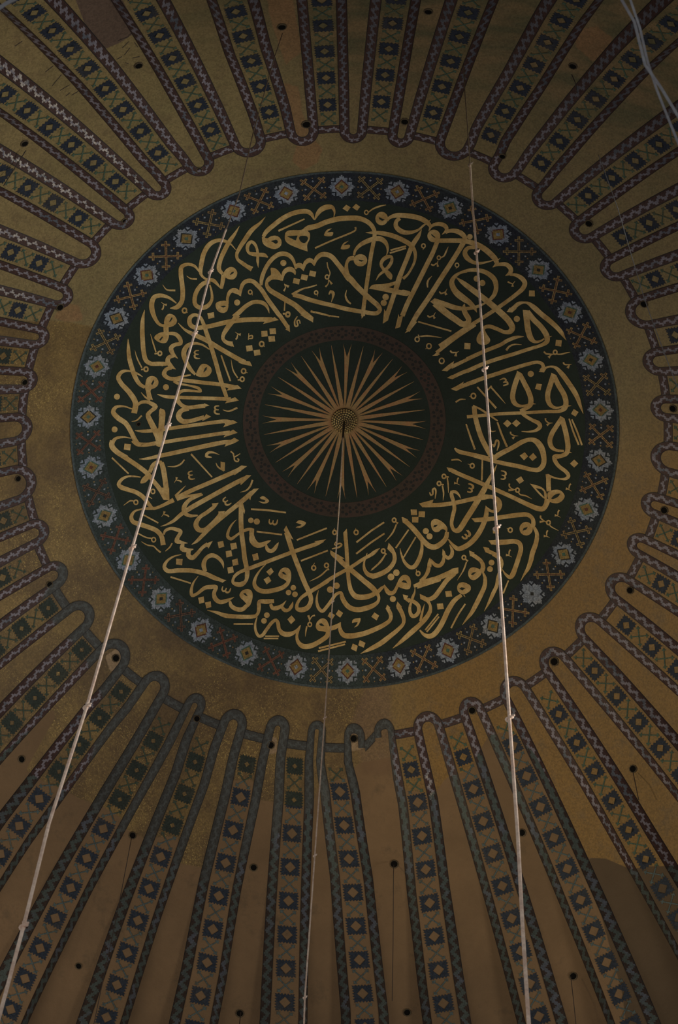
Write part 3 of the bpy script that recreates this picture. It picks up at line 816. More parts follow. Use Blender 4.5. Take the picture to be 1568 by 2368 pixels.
N 833,1272 850,1235 900,1222 880,1255
S 985,1230,40 1020,1310,50 1010,1420,60 960,1568,64 @H 1390,310,60 1350,420,50 1300,500,26 1255,582,4
@G
P 447,1245 528,1250 525,1310 450,1305
R 675,1262,26,20
S 650,1250,12 628,1240,5
@H
P 838,52 1000,45 1000,115 875,105
S 920,78,66 1050,75,66 1180,65,60 1240,90,60 1260,160,60 1230,280,60 1190,400,60 1150,500,66 1120,530,56 1060,490,30 1020,430,10
P 770,135 848,150 850,170 960,220 950,265 800,205
S 900,225,56 970,270,60 1005,340,60 990,440,44 960,540,40 945,640,46 900,740,50 850,850,36 785,970,4
D 880,340,38
D 860,424,38
V 1105,225,85
S 1100,570,18 1030,740,22
P 588,182 660,212 640,240 600,260
S 610,225,50 690,275,50 750,330,50 770,400,60 750,460,60
P 575,470 590,420 640,395 720,420 760,450 740,510 660,572 610,560 580,520
N 612,495 640,468 680,465 640,500
S 765,460,20 795,540,44 790,640,56 740,760,60 680,880,60 620,990,50 560,1070,30 500,1150,4
R 522,275,24,20
S 545,300,20 575,322,24
S 555,330,18 520,430,20 435,570,4
S 540,875,20 450,1010,24 355,1190,22
P 430,660 450,605 520,590 612,635 612,705 520,760 480,745 440,710
N 462,678 490,660 540,672 500,700
S 490,760,44 400,830,60 320,950,66 260,1080,66 200,1190,66 120,1280,66 60,1295,60 0,1270,40 -50,1215,20
S 520,760,16 538,785,5
P 278,712 358,705 370,780 290,785
P 170,873 250,868 262,940 180,950
S 190,1005,20 20,1215,22
S 200,1040,20 38,1240,22
S -130,645,40 0,605,70 200,535,66 400,445,66
P 360,420 450,402 450,475 370,525
S 400,480,60 300,570,60 220,680,60 130,790,60 60,815,50 0,800,44
S 20,830,20 70,870,20 85,940,40 60,1010,50 0,1090,56
S 335,105,6 370,190,44 360,250,50 320,280,50 260,240,30
S 250,165,5 260,260,30 250,330,50 205,380,50 150,370,50 90,300,24
S 80,280,12 70,350,40 60,450,44 0,550,40
P 245,165 275,195 285,230 260,300 240,240
P 68,300 82,275 105,330 100,400 60,380
@I
P 968,112 1040,125 1060,185 1000,170
R 935,230,24,20
S 960,235,20 998,240,18
S 978,250,18 990,350,18 993,445,5
R 872,323,24,20
S 895,335,20 935,338,18
S 915,350,20 930,450,20 922,545,5
S 750,435,14 765,475,22 790,460,24 790,400,24 815,385,24 830,420,24 820,520,10
V 1105,300,85
W 1280,385,52,-80
W 1225,995,52,-50
P 503,660 583,660 588,733 508,733
P 607,682 690,685 687,762 605,757
P 520,755 605,755 602,830 523,828
P 385,762 400,758 470,790 470,870 400,830
S 420,800,60 500,870,64 590,970,66 680,1080,66 760,1140,70 820,1145,70 900,1100,66 960,1030,60 975,950,50
P 762,850 775,800 820,778 880,795 940,840 985,900 975,960 940,915 900,915 870,950 820,958 780,920
N 795,890 810,862 855,858 830,885
S 640,1040,30 650,1120,36 640,1220,50 600,1330,56 550,1400,56 500,1410,50 430,1350,40 385,1250,24 365,1160,6
D 700,940,40
D 748,1008,40
D 318,1480,42
D 248,1532,42
S 478,920,20 310,1160,22
S 570,1015,20 412,1280,18
S 160,825,22 0,930,24
S 165,970,22 0,1080,24
R 290,798,24,20
S 315,825,20 340,840,24
S 320,850,18 270,960,22 170,1080,5
R 148,1198,24,20
S 170,1225,20 190,1245,22
S 170,1250,18 120,1330,22 0,1440,22
P 218,1090 280,1160 300,1200 270,1240 200,1170
S 240,1150,50 290,1240,50 290,1330,54 220,1430,60 100,1500,66 0,1530,66
S 105,1160,6 60,1190,30 0,1230,36
R 600,1490,24,20
S 580,1475,16 575,1430,5
T J 740 1240
T K 580 1170
T L 540 1280
@J
S 700,520,66 620,490,56 575,420,40 572,340,24 590,280,18 612,215,6
S 775,150,4 700,215,40 560,295,44 400,400,46 300,455,46 150,540,48 0,640,48 @L 1000,492,48
P @K 1198,345 1243,292 1250,350 1255,450 1205,450
S @K 1227,380,48 1240,550,50 @J 355,350,50 365,500,50 380,620,52 410,720,60 470,780,70 550,790,70 650,770,64 750,720,50
@J
P 133,180 200,215 320,288 265,295 300,330 240,330 133,240
S 240,290,64 300,350,64 420,450,64 550,560,64 700,690,66 760,780,40 755,840,40 700,890,56 600,930,66 480,950,66 380,920,64 310,840,60 285,780,56 270,730,40 210,750,40 150,830,44 90,910,44 30,970,44 @L 1105,710,44 1080,640,36 1080,560,24 1100,475,6
@J
D 990,470,42
D 920,526,44
D 945,812,40
D 215,640,42
D 132,690,42
S 740,730,50 800,670,40 840,640,20
S 835,625,5 860,690,50 900,735,60 950,730,50 990,670,40 1020,600,36
P 1000,600 1030,540 1070,500 1120,495 1165,530 1182,600 1170,680 1120,690 1050,670 1010,650
N 1058,590 1080,568 1110,575 1132,610
R 1272,480,24,20
S 1252,470,16 1248,425,5
S 1425,310,40 1405,420,44 1370,510,44 1300,580,40
P 1262,610 1300,570 1568,500 1568,580 1262,680
P 1072,752 1145,770 1130,800 1190,830 1150,860 1088,815
S 1140,820,44 1220,850,50 1275,900,50 1280,970,50 1250,1020,50 1200,1035,50 1170,990,44 1165,920,36 1180,860,30 1205,780,36 1228,720,20 1230,655,4
P 1293,745 1370,780 1430,850 1380,850 1300,810
S 1400,840,40 1430,900,36 1430,970,44 1380,1050,60 1300,1140,60 1200,1230,66 1100,1320,56 1020,1390,36 940,1452,4
S 1355,875,4 1325,990,30 1300,1100,30
P 985,905 1005,845 1060,910 1030,960
S 1015,910,60 1060,990,56 1085,1070,50 1080,1130,44 1020,1200,50 900,1300,60 780,1390,64 650,1460,50 525,1520,4
P 850,940 870,885 910,920 900,980
S 875,930,50 915,1010,50 910,1080,50 840,1140,56 700,1210,62 550,1265,66 400,1290,70 310,1280,66 270,1230,56 255,1160,36 268,1115,8
P 705,985 767,1027 735,1090 665,1043
P 515,1345 590,1380 567,1443 495,1412
P 425,1388 490,1420 470,1493 400,1458
P 240,950 300,993 262,1055 203,1010
P 130,978 195,1020 160,1077 98,1035
P 415,1125 418,1085 450,1065 528,1055 525,1100 490,1165 440,1182 475,1145 490,1110 450,1115
S 205,70,10 190,108,20 222,118,20
S 215,105,18 260,90,22 283,110,22 250,138,24 155,162,16
R 820,188,24,20
S 840,215,20 858,240,22
S 845,240,18 770,340,20 658,445,5
@L
R 1205,153,26,20
S 1225,190,20 1230,215,24
S 1215,205,18 1120,290,20 985,360,5
S @K 1368,470,24 @I 5,925,24
S @K 1365,618,24 @I 5,1075,24
@K
R 1085,340,24,20
S 1070,320,14 1085,285,5
R 1365,340,26,20
S 1350,320,14 1362,285,5
R 815,800,26,20
S 800,780,14 828,735,5
S 0,40,22 200,52,26 455,85,22
D 0,185,36
D 77,200,40
W 290,210,56,5
P 582,215 625,175 720,210 700,250 640,285 580,280 600,262 640,255 660,240
S 75,330,22 405,370,22
S 595,440,22 985,285,22
S 648,710,22 998,575,22
P 425,310 458,252 552,435 525,420 480,400
S 460,340,62 530,560,62 620,800,62 700,1000,62 760,1130,62 780,1220,56 740,1310,64 660,1345,64 600,1330,50 600,1270,40 650,1190,40 750,1120,50 850,1060,50 1000,970,48
P 820,455 978,430 900,485 870,480
S 940,450,30 850,490,50 700,540,50 500,610,50 250,705,50 0,800,50 @L 60,250,40 0,300,30
@K
S 15,290,56 10,370,60 40,450,60 90,500,60 160,490,50 220,460,30 260,445,4
S 195,490,20 215,560,50 260,585,50 310,550,50 340,500,30 360,470,5
P 300,520 335,490 360,470 355,510 320,560
P 15,628 87,608 105,690 35,710
P 262,798 297,850 245,903 198,850
P 230,910 267,970 205,1015 165,950
S 200,745,10 120,830,20 60,930,36 45,1010,50 80,1070,60 160,1105,60 300,1090,60 420,1050,56 480,1000,50
P 350,890 380,820 440,790 500,810 525,870 520,960 490,1030 440,1040 470,1000 450,960 380,930
N 398,862 425,852 462,888 430,885
D 550,1058,36
D 488,1120,36
D 572,1143,37
S 545,1238,5 530,1290,40 490,1345,40 440,1350,50 405,1310,40 400,1270,20
S 458,1225,5 400,1290,40 340,1320,56 280,1320,50 255,1270,40
S 300,1230,50 200,1238,62 110,1240,50 105,1320,50 90,1390,40 50,1430,44 0,1435,40
P 490,1310 520,1270 548,1238 540,1290
P 527,1415 578,1475 520,1530 473,1468
D 207,1413,37
D 170,1487,37
@L
S 300,800,30 150,822,50 0,815,50
S 968,800,30 985,860,16 985,900,12
S 985,860,14 1020,810,16 1055,800,22
R 988,918,24,18
S 950,940,20 938,1000,20 930,1075,4
P 1060,950 1075,890 1120,845 1165,835 1210,860 1240,930 1250,1010 1210,1020 1150,1005 1090,1000
N 1103,910 1140,902 1180,940 1130,935
S 1225,980,50 1215,1060,60 1130,1130,60 1000,1195,66 900,1200,66 840,1150,50 820,1070,36 850,960,30 872,925,4
S 1235,975,56 1330,945,56 1390,890,10
S 872,925,5 800,1010,40 720,1045,64 640,1035,64 590,980,50 575,900,50 550,860,40 500,890,44 430,980,44 370,1060,44 330,1070,40 290,1010,36 280,920,28 305,820,12
S 408,1070,18 590,1070,18
S 390,1100,18 580,1100,18
S 1105,1225,24 1455,1140,22
S 1095,1265,24 1445,1175,22
S 0,912,20 255,912,20
T M 360 1200
T O 400 1020
T Q 230 1020
P @O 840,790 878,748 905,800 932,900 925,942 905,900
S @O 875,800,50 880,900,60 880,1050,62 890,1200,62 915,1400,60 @M 1150,500,62 1175,620,60 1185,700,60 1165,790,56 1110,845,64 1050,845,60 1000,820,40 1010,760,36 1070,700,40 1150,665,30
N @M 1025,768 1080,720 1150,690 1155,780 1130,808 1070,812 1040,800
S @O 820,1015,5 760,1080,24 715,1170,36 710,1240,44 750,1265,44 800,1235,34 860,1190,30
S @O 915,1160,40 980,1140,40 1030,1145,36 1020,1200,50 1020,1290,60 1080,1345,64 1150,1345,56 1210,1320,30 1265,1290,5
W @O 690,785,56,50
P @O 1120,730 1170,702 1253,770 1225,800 1170,812 1105,778 1130,778 1180,790 1200,770 1170,755 1140,750
S @O 870,660,5 950,635,20 1000,580,24 1030,500,24
P @O 960,322 885,312 780,380 795,440 860,395
S @O 870,360,56 750,415,58 500,525,56 200,655,56 40,745,66
S @O 60,750,40 200,710,30 370,685,36
S @O 385,690,20 300,715,44 200,770,50 140,860,60 150,930,50 220,965,44 320,960,20
S @Q 1115,575,6 1050,640,22 980,710,30
S @Q 960,760,60 850,815,44 760,855,40 690,870,40 640,820,50 560,720,56 470,660,56 380,630,56 280,595,60 245,560,50 290,490,40 370,455,26 450,455,22 530,465,14
S @Q 720,868,40 640,870,40 540,880,20 450,910,30 410,980,50 430,1040,56 520,1075,60 640,1115,60 740,1160,60 800,1230,60 825,1345,66
S @Q 830,1210,20 850,1160,36 920,1130,40 1000,1145,50 1050,1170,50 1010,1250,50 1000,1290,66 1060,1310,40 1140,1320,8
S @Q 1080,1320,40 1070,1390,66 1130,1410,56 1215,1398,10
S @Q 1160,1410,50 1150,1480,60 1200,1510,60 1260,1460,50 1340,1370,44 1400,1330,50
P @Q 1365,1330 1467,1290 1410,1390 1400,1370 1360,1370
P @O 1015,440 950,435 870,500 875,570 930,520
S @O 930,480,56 800,545,60 500,710,60 200,880,60 100,950,50 0,1035,40 @Q 850,1085,20 788,1103,5
S @O 585,798,10 530,850,44 440,920,50 340,990,50 295,1080,66 330,1145,66 400,1150,56 480,1090,50 560,1010,50 620,940,56
P @O 585,910 675,902 635,960 610,1005 600,985
P @O 500,805 588,797 560,840 520,860
P @O 1113,610 1045,615 950,690 1000,765 1010,720
S @O 1020,665,60 900,770,60 700,930,56 500,1100,54 380,1220,50 300,1300,36 240,1338,5
S @O 600,175,5 520,145,24 450,150,36 430,190,40 500,208,10
S @O 555,280,8 580,330,20 660,385,16
P @O 615,262 672,275 670,385 615,350
S @O 745,130,20 780,160,20 790,200,20 870,160,10
S @O 790,195,18 800,250,20 840,262,20 850,235,20 830,225,16
S @O 232,165,24 505,465,18
S @Q 1100,238,18 1050,295,22 980,325,20 880,328,5
V @Q 1012,505,180
V @Q 850,950,185
W @Q 1180,445,56,75
@Q
S 165,-10,66 155,60,66 210,130,62 330,210,60 480,310,60 620,420,60 700,520,56 780,620,60 850,740,60
P 522,540 545,480 600,430 660,400 650,480 590,540 540,548
S 650,400,50 690,310,52 740,270,50
S 800,275,60 820,340,66 845,480,66 860,600,66 870,740,66
P 735,250 800,250 830,290 745,290
P 800,600 900,600 905,765 830,760
S 510,230,5 600,225,30 800,185,52 1100,120,56 1568,20,56 @O 820,-10,30
P @O 665,70 700,30 850,-5 780,30
@Q
S 430,-15,60 490,35,60 620,40,46 740,20,46 900,-5,30
P 735,0 860,0 800,78 735,60
P 322,30 403,38 395,118 312,107
S 158,212,22 375,420,20
S 570,955,20 760,1058,20
S 308,832,5 400,770,18 440,775,14
R 470,790,26,18
R 700,1275,26,18
S 500,1195,18 600,1245,18 670,1258,16
S 540,1300,6 620,1345,18 700,1360,18 740,1400,20 790,1440,24
S 850,1425,10 910,1370,20 940,1318,18
R 690,650,26,18
S 620,690,20 640,650,14
S 610,700,14 680,745,10
@M
S 330,458,8 220,490,24 140,550,36 110,620,50 150,670,56 300,665,56 480,670,56 640,710,60 780,770,56 880,800,30
P 850,780 915,790 865,825 800,800
S 880,640,5 860,560,40 790,490,50 720,470,56 650,510,50 620,590,60 640,680,50
S 190,750,22 455,832,20
P 263,513 348,518 340,598 262,588
P 800,298 872,282 888,358 816,378
P 962,318 1040,303 1055,380 980,400
P 905,418 978,403 992,480 915,498
P 987,530 1058,510 1072,590 998,606
P 925,628 998,613 1012,690 938,707
W 910,920,56,15
S 550,738,5 490,820,24 460,920,40 470,990,44 530,970,40 640,890,50 720,880,56 780,880,50 755,960,50 770,1030,60 830,1075,56 910,1060,50 1015,1012,5
S 960,1060,30 975,1120,50 1040,1165,56 1120,1170,56 1180,1120,50
P 1078,985 1110,930 1170,905 1225,912 1255,950 1255,1030 1225,1120 1170,1160 1175,1100 1140,1060 1100,1025
N 1130,965 1160,960 1190,1000 1160,990
P 547,1020 620,1003 630,1080 565,1098
P 637,1082 712,1065 720,1140 655,1158
S 665,1180,5 800,1215,40 900,1250,56 1100,1265,52 1250,1265,50 1310,1250,40
T U 240 780
T X 380 820
T Y 280 620
T Z 400 470
T AA 460 620
T BB 620 640
@U
S 312,15,5 315,120,40 325,250,56 355,370,60 400,500,60 460,600,50 530,645,40
P 530,650 545,540 580,505 630,495 680,515 710,570 700,620 660,655 610,670 600,700 635,810 560,790 545,700
N 610,600 640,545 650,570 625,615
S 480,710,6 540,775,24 600,810,30
S 500,508,8 440,470,24 340,435,24 240,440,44 185,510,56 220,590,60 320,700,66 390,800,70 410,860,70 390,980,76
S 430,880,30 480,840,40 560,835,44 640,870,56 670,895,56 600,960,50 570,1000,60 600,1080,70 650,1180,76 700,1290,80 715,1400,66
P 718,912 790,935 800,1010 745,1420 680,1410 700,1250 715,1000 708,1030
S 400,1205,8 500,1213,40 700,1200,44 900,1170,46 1200,1130,46 1568,1085,50 @X 850,870,50
P @X 890,845 948,878 760,938 785,900 770,860
S @U 365,925,16 250,890,24 150,905,44 120,965,60 180,1040,66 280,1110,64 350,1220,60 400,1320,60 460,1385,50 660,1375,46 900,1335,48 1200,1290,48 1500,1245,48 @X 850,1005,50
P @X 890,968 948,1010 765,1070 790,1030
S @U 355,1305,8 250,1290,24 150,1310,40 105,1390,60 160,1470,60 300,1560,60
D 168,765,39
D 137,1190,39
D 803,642,39
S 358,1087,5 420,1075,18 490,1010,22
P @X 905,1073 967,1108 780,1190 800,1140
@U
S 400,165,5 430,270,18 490,390,18
R 545,410,26,22
S 480,415,20 520,410,20
@Y
S 378,848,5 410,960,18 450,1085,18
R 500,1100,24,22
S 430,1105,20 480,1100,20
S 303,535,5 280,650,44 272,800,60 278,950,60 290,1080,60 320,1190,60 380,1232,54 480,1235,56 590,1235,50
P 540,1205 605,1240 525,1270
P 420,905 440,865 500,830 560,820 620,850 615,900 590,960 545,972 480,955
N 490,925 530,880 540,890 510,935
P 550,720 560,650 590,600 630,583 690,605 728,670 710,720 660,755 600,765
N 620,690 650,635 665,640 640,685
S 580,720,66 580,780,68 585,860,60
S 715,450,14 620,380,36 520,350,50 430,370,60 395,450,66 400,540,66 440,650,50 490,720,40 550,745,34
S @Z 335,880,14 280,810,36 190,785,40 110,820,56 100,900,60 115,1030,60 125,1150,60 110,1270,60 50,1340,60 -42,1355,8
@Y
S 600,840,40 700,850,50 760,910,56 770,970,50 690,990,50 645,1030,60 660,1090,56 735,1170,5
S 690,1130,40 620,1150,56 600,1200,60 650,1270,50 705,1305,5
S 650,1285,50 580,1310,50 555,1370,60 610,1420,50 700,1430,50 790,1400,30 900,1380,20
V 550,485,-90
R 820,545,28,22
S 840,560,14 862,575,5
S 845,95,5 900,130,18 980,138,24
S 535,210,5 590,275,18 700,285,24
P 1115,580 1198,566 1208,635 1130,652
S 735,705,6 820,790,30 950,860,56 1100,930,60 1300,1050,60 1568,1200,60 @AA 600,1215,60
P @AA 505,1215 600,1200 660,1205 690,1268 560,1240
S @X 805,550,48 @Y 1290,1450,56 1220,1200,56 1160,1000,56 1110,850,56 1070,730,50 1020,630,40 950,600,44 890,640,56 890,720,60 950,765,56 1100,755,56 1400,690,62 @AA 600,665,60 800,660,60 950,660,56
P @AA 980,630 1032,668 830,720 850,690
@Y
S 1145,1050,14 1050,990,26 950,970,36 860,1000,56 810,1090,66 840,1210,60 900,1310,50 960,1375,30
P 960,1380 1000,1290 1040,1235 1100,1235 1165,1280 1175,1340 1130,1400 1050,1410 990,1400
N 1065,1340 1085,1290 1110,1275 1105,1310 1070,1345
W 975,1118,56,85
W @X 675,715,56,88
@Y
S 1295,1125,20 1350,1280,22 1415,1460,22
S 1423,1180,5 1450,1320,18 1510,1420,18
@AA
R 560,1435,26,20
S 500,1445,22 540,1440,20
R 578,1330,28,20
S 600,1345,12 630,1352,6
@U
S 940,545,40 1050,555,50 1300,585,50 1540,612,50 @X 900,420,60
P @X 950,393 1000,437 800,462 830,440 790,400
@U
S 905,560,40 950,590,36 1100,620,24 1230,660,40 1255,695,30 1150,690,30 1020,690,40 960,730,50 950,800,60 1000,870,50 1080,905,50 1200,895,50 1310,885,56
P 1300,850 1368,880 1280,905
S 1100,925,40 1000,950,60 965,1020,70 1010,1080,66 1090,1085,56 1300,1030,50
P 1325,990 1388,1025 1270,1085 1290,1045
S 690,735,8 800,765,40 1000,775,44 1300,785,46 1568,795,48 @X 860,575,50
P @X 915,548 965,592 785,628 810,590
S @X 755,712,5 830,730,20 945,685,24
@Z
S 860,290,5 800,390,36 730,490,56 660,620,60 610,740,56 595,850,56 640,910,40
P 640,920 680,850 740,815 800,830 836,890 820,950 780,985 720,980 680,960
N 735,918 760,885 792,880 780,900 745,920
S 655,920,56 645,990,56 625,1100,40
S 815,600,6 740,520,24 650,480,44 560,480,50 470,530,60 400,640,60 370,760,60 355,880,50 370,930,34 430,980,30 520,995,50 560,1030,40 625,1105,8
S 480,1010,50 400,1030,56 320,1110,56 280,1220,56 290,1310,56 360,1350,56 440,1330,56 500,1250,40 500,1150,30 475,1050,20
P 548,1290 600,1262 700,1255 722,1320 700,1400 650,1420 590,1405 552,1350
N 615,1330 660,1320 690,1330 650,1345
S 705,1300,30 705,1220,36 740,1140,50 800,1120,56 850,1150,40 880,1200,6
@AA
S 505,600,66 430,690,62 360,780,62 315,860,50 310,910,44 350,955,50 430,980,66
P 370,985 430,945 455,1018
P 805,812 885,806 890,880 810,886
P 912,778 993,772 1000,848 918,852
P 895,878 980,872 988,945 905,952
P 605,1003 688,992 697,1063 618,1077
P 705,1060 788,1050 798,1120 718,1132
V 500,870,-90
S 645,840,10 640,925,14
S 640,880,16 690,870,20 690,905,20 650,905,16
R 812,978,28,22
S 840,1000,12 850,1015,6
S 1040,600,56 1150,760,52
P 1120,790 1172,730 1180,822
P 1305,598 1340,605 1400,560 1483,632 1478,700 1390,650
R 1150,600,26,20
S 1085,588,22 1140,580,18
S 1275,620,12 1240,680,20 1250,750,22 1280,740,22 1270,680,20 1300,670,16 1310,715,14
S @BB 550,440,24 740,490,18 920,518,18"""
TILE = {}; OFF = {'cur': None}
def cr(pts, step=9.0):
    P_ = [np.array(p, float) for p in pts]; 
    if len(P_) < 3: return P_ if len(P_) < 2 else [P_[0]+(P_[1]-P_[0])*f for f in np.linspace(0, 1, 6)]
    P_ = [2*P_[0]-P_[1]] + P_ + [2*P_[-1]-P_[-2]]; out = []
    for i in range(1, len(P_)-2):
        p0, p1, p2, p3 = P_[i-1:i+3]; d = [max(np.linalg.norm((b-a)[:2]), 1e-3)**.5 for a, b in ((p0, p1), (p1, p2), (p2, p3))]
        n = max(2, int(np.linalg.norm((p2-p1)[:2])/step))
        m1 = (p2-p1) + d[1]*((p1-p0)/d[0] - (p2-p0)/(d[0]+d[1])); m2 = (p2-p1) + d[1]*((p3-p2)/d[2] - (p3-p1)/(d[1]+d[2]))
        for k in range(n):
            t = k/n; out.append((2*t**3-3*t**2+1)*p1 + (t**3-2*t**2+t)*m1 + (-2*t**3+3*t**2)*p2 + (t**3-t**2)*m2)
    out.append(P_[-2]); return out
ITEMS = []; cnt = [0]
def put(mb, pts, k, neg=False):
    cnt[0] += 1; az, r = polar(pts); h = .0135 + (cnt[0] % 12)*.0002 + (.006 if neg else 0); W = pos(az, r, np.full(len(r), h))
    return W
def stroke(pts):
    S = cr([(x, y, w) for x, y, w in pts], 3.0)
    S = np.array(S); S[:, 2] = np.maximum(S[:, 2], .5)
    T_ = np.gradient(S[:, :2], axis=0); nrm = np.stack([-T_[:, 1], T_[:, 0]], 1); nrm /= np.maximum(np.linalg.norm(nrm, axis=1), 1e-6)[:, None]
    A_ = S[:, :2] + nrm*S[:, 2:3]/2; B_ = S[:, :2] - nrm*S[:, 2:3]/2
    mb = MB(); ITEMS.append([mb, S[::2, :3].copy(), max(p[2] for p in pts) > 4.9])
    WA, WB_ = put(mb, A_, 0), put(mb, B_, 0)
    mb.grid([[a, b] for a, b in zip(WA, WB_)], 'letter')
    for (x, y, w) in pts[1:-1]:
        if w > 4: g = np.linspace(0, 2*PI, 13)[:-1]; mb.poly(put(mb, np.stack([x+w*.49*np.cos(g), y+w*.49*np.sin(g)], 1), 0), 'letter')
def dense(P_):
    P_ = np.array(P_, float)[:, :2]; Q = np.vstack([P_ + (np.roll(P_, -1, 0)-P_)*f for f in np.linspace(0, 1, 9)[:-1]]); c = P_.mean(0)
    return np.hstack([np.vstack([Q, c+(Q-c)*.5]), np.full((2*len(Q), 1), 1.5)])
def soften(P_):
    P_ = np.array(P_, float)[:, :2]; n = len(P_)
    if n < 5 and n != 4: return P_
    for it in range(2):
        out = []; n = len(P_)
        for i in range(n):
            a, p, c = P_[i-1], P_[i], P_[(i+1) % n]; u, v = a-p, c-p
            cs = (u @ v)/max(np.hypot(*u)*np.hypot(*v), 1e-9)
            if cs > (.1 if it == 0 else .3): out.append(p)
            else: out += [p + u*.22, p + v*.22]
        P_ = np.array(out)
    return P_
def shape(pts, k='letter', neg=False, big_=True):
    if len(pts) >= 7: pts = soften(pts)
    mb = MB(); mb.tri(put(mb, np.array(pts, float), 0, neg), k); ITEMS.append([mb, dense(pts), big_])
def parse():
    cur = None
    for ln in TR.strip().split('\n'):
        tk = ln.split()
        if not tk: continue
        if tk[0] == 'T': TILE[tk[1]] = (float(tk[2]), float(tk[3])); continue
        if tk[0][0] == '@': cur = tk[0][1:]; continue
        op = tk[0]; pts = []; nums = []; keep = cur
        for q in tk[1:]:
            if q[0] == '@': cur = q[1:]; continue
            v = [float(z) for z in q.split(',')]; ox, oy = TILE[cur]
            pts.append([ox+v[0]/5.6, oy+v[1]/5.6] + [z/5.6 for z in v[2:]]); nums.append(v)
        cur = keep
        if op == 'S': stroke(pts)
        elif op == 'P': shape([p[:2] for p in pts])
        elif op == 'N': shape([p[:2] for p in pts], 'field', True)
        elif op == 'D':
            x, y, r = pts[0]; g = np.linspace(0, 2*PI, 25)[:-1]; shape(np.stack([x+r*np.cos(g), y+r*np.sin(g)], 1), big_=False)
        elif op == 'E':
            x, y, a, b = pts[0]; g = np.linspace(0, 2*PI, 33)[:-1]; shape(np.stack([x+a*np.cos(g), y+b*np.sin(g)], 1))
        elif op == 'R':
            x, y, r, w = pts[0]; stroke([(x+r*math.cos(g), y+r*1.1*math.sin(g), w) for g in np.linspace(0, 2*PI, 9)])
        elif op in 'VW':
            x, y = pts[0][:2]; ang = math.radians(nums[0][-1])
            if op == 'V': LS = [[(-50,-25,20),(-30,-8,20),(15,0,14)], [(47,-33,5),(20,10,14),(13,40,34)]]; s = 1/5.6
            else: LS = [[(-1,-.7,12),(-1,.1,20),(-.6,.45,24),(-.15,.15,20),(-.05,-.55,12)], [(-.15,.15,18),(.2,.5,26),(.7,.4,24),(.95,-.1,20),(1,-.8,10)]]; s = 52/5.6
            for l in LS: stroke([(x+(a*math.cos(ang)-b*math.sin(ang))*s, y+(a*math.sin(ang)+b*math.cos(ang))*s, w/5.6) for a, b, w in l])
parse()
par = list(range(len(ITEMS)))
def find(i):
    while par[i] != i: i = par[i]
    return i
bb = [(q[1][:, 0].min()-6, q[1][:, 0].max()+6, q[1][:, 1].min()-6, q[1][:, 1].max()+6) for q in ITEMS]
for i in range(len(ITEMS)):
    for j in range(i):
        if bb[i][0] > bb[j][1] or bb[j][0] > bb[i][1] or bb[i][2] > bb[j][3] or bb[j][2] > bb[i][3]: continue
        if find(i) == find(j): continue
        A_, B_ = ITEMS[i][1], ITEMS[j][1]
        d = np.hypot(A_[:, None, 0]-B_[None, :, 0], A_[:, None, 1]-B_[None, :, 1]) - (A_[:, None, 2]+B_[None, :, 2])/2
        if d.min() < -.4: par[find(i)] = find(j)
CL = {}
for i in range(len(ITEMS)): CL.setdefault(find(i), []).append(i)
def merge(L_):
    m = MB()
    for i in L_:
        s_ = ITEMS[i][0]; o_ = len(m.v); m.v += s_.v; m.f += [tuple(o_+x for x in f) for f in s_.f]; m.m += [m.key(s_.keys[q]) for q in s_.m]; m.uv += s_.uv
    return m
words = [L_ for L_ in CL.values() if any(ITEMS[i][2] for i in L_)]; marks = sorted((L_ for L_ in CL.values() if not any(ITEMS[i][2] for i in L_)), key=lambda L_: -max(np.ptp(ITEMS[i][1][:, 0]) + np.ptp(ITEMS[i][1][:, 1]) for i in L_))
print('CLUSTERS', len(words), len(marks))
for L_ in words[:100]: merge(L_).build('calligraphic_letters', med)
if len(words) > 100: merge(sum(words[100:], [])).build('calligraphic_letters', med, kind='stuff')
for L_ in marks[:100]: merge(L_).build('diacritical_mark', med)
if len(marks) > 100: merge(sum(marks[100:], [])).build('diacritical_mark', med, kind='stuff')
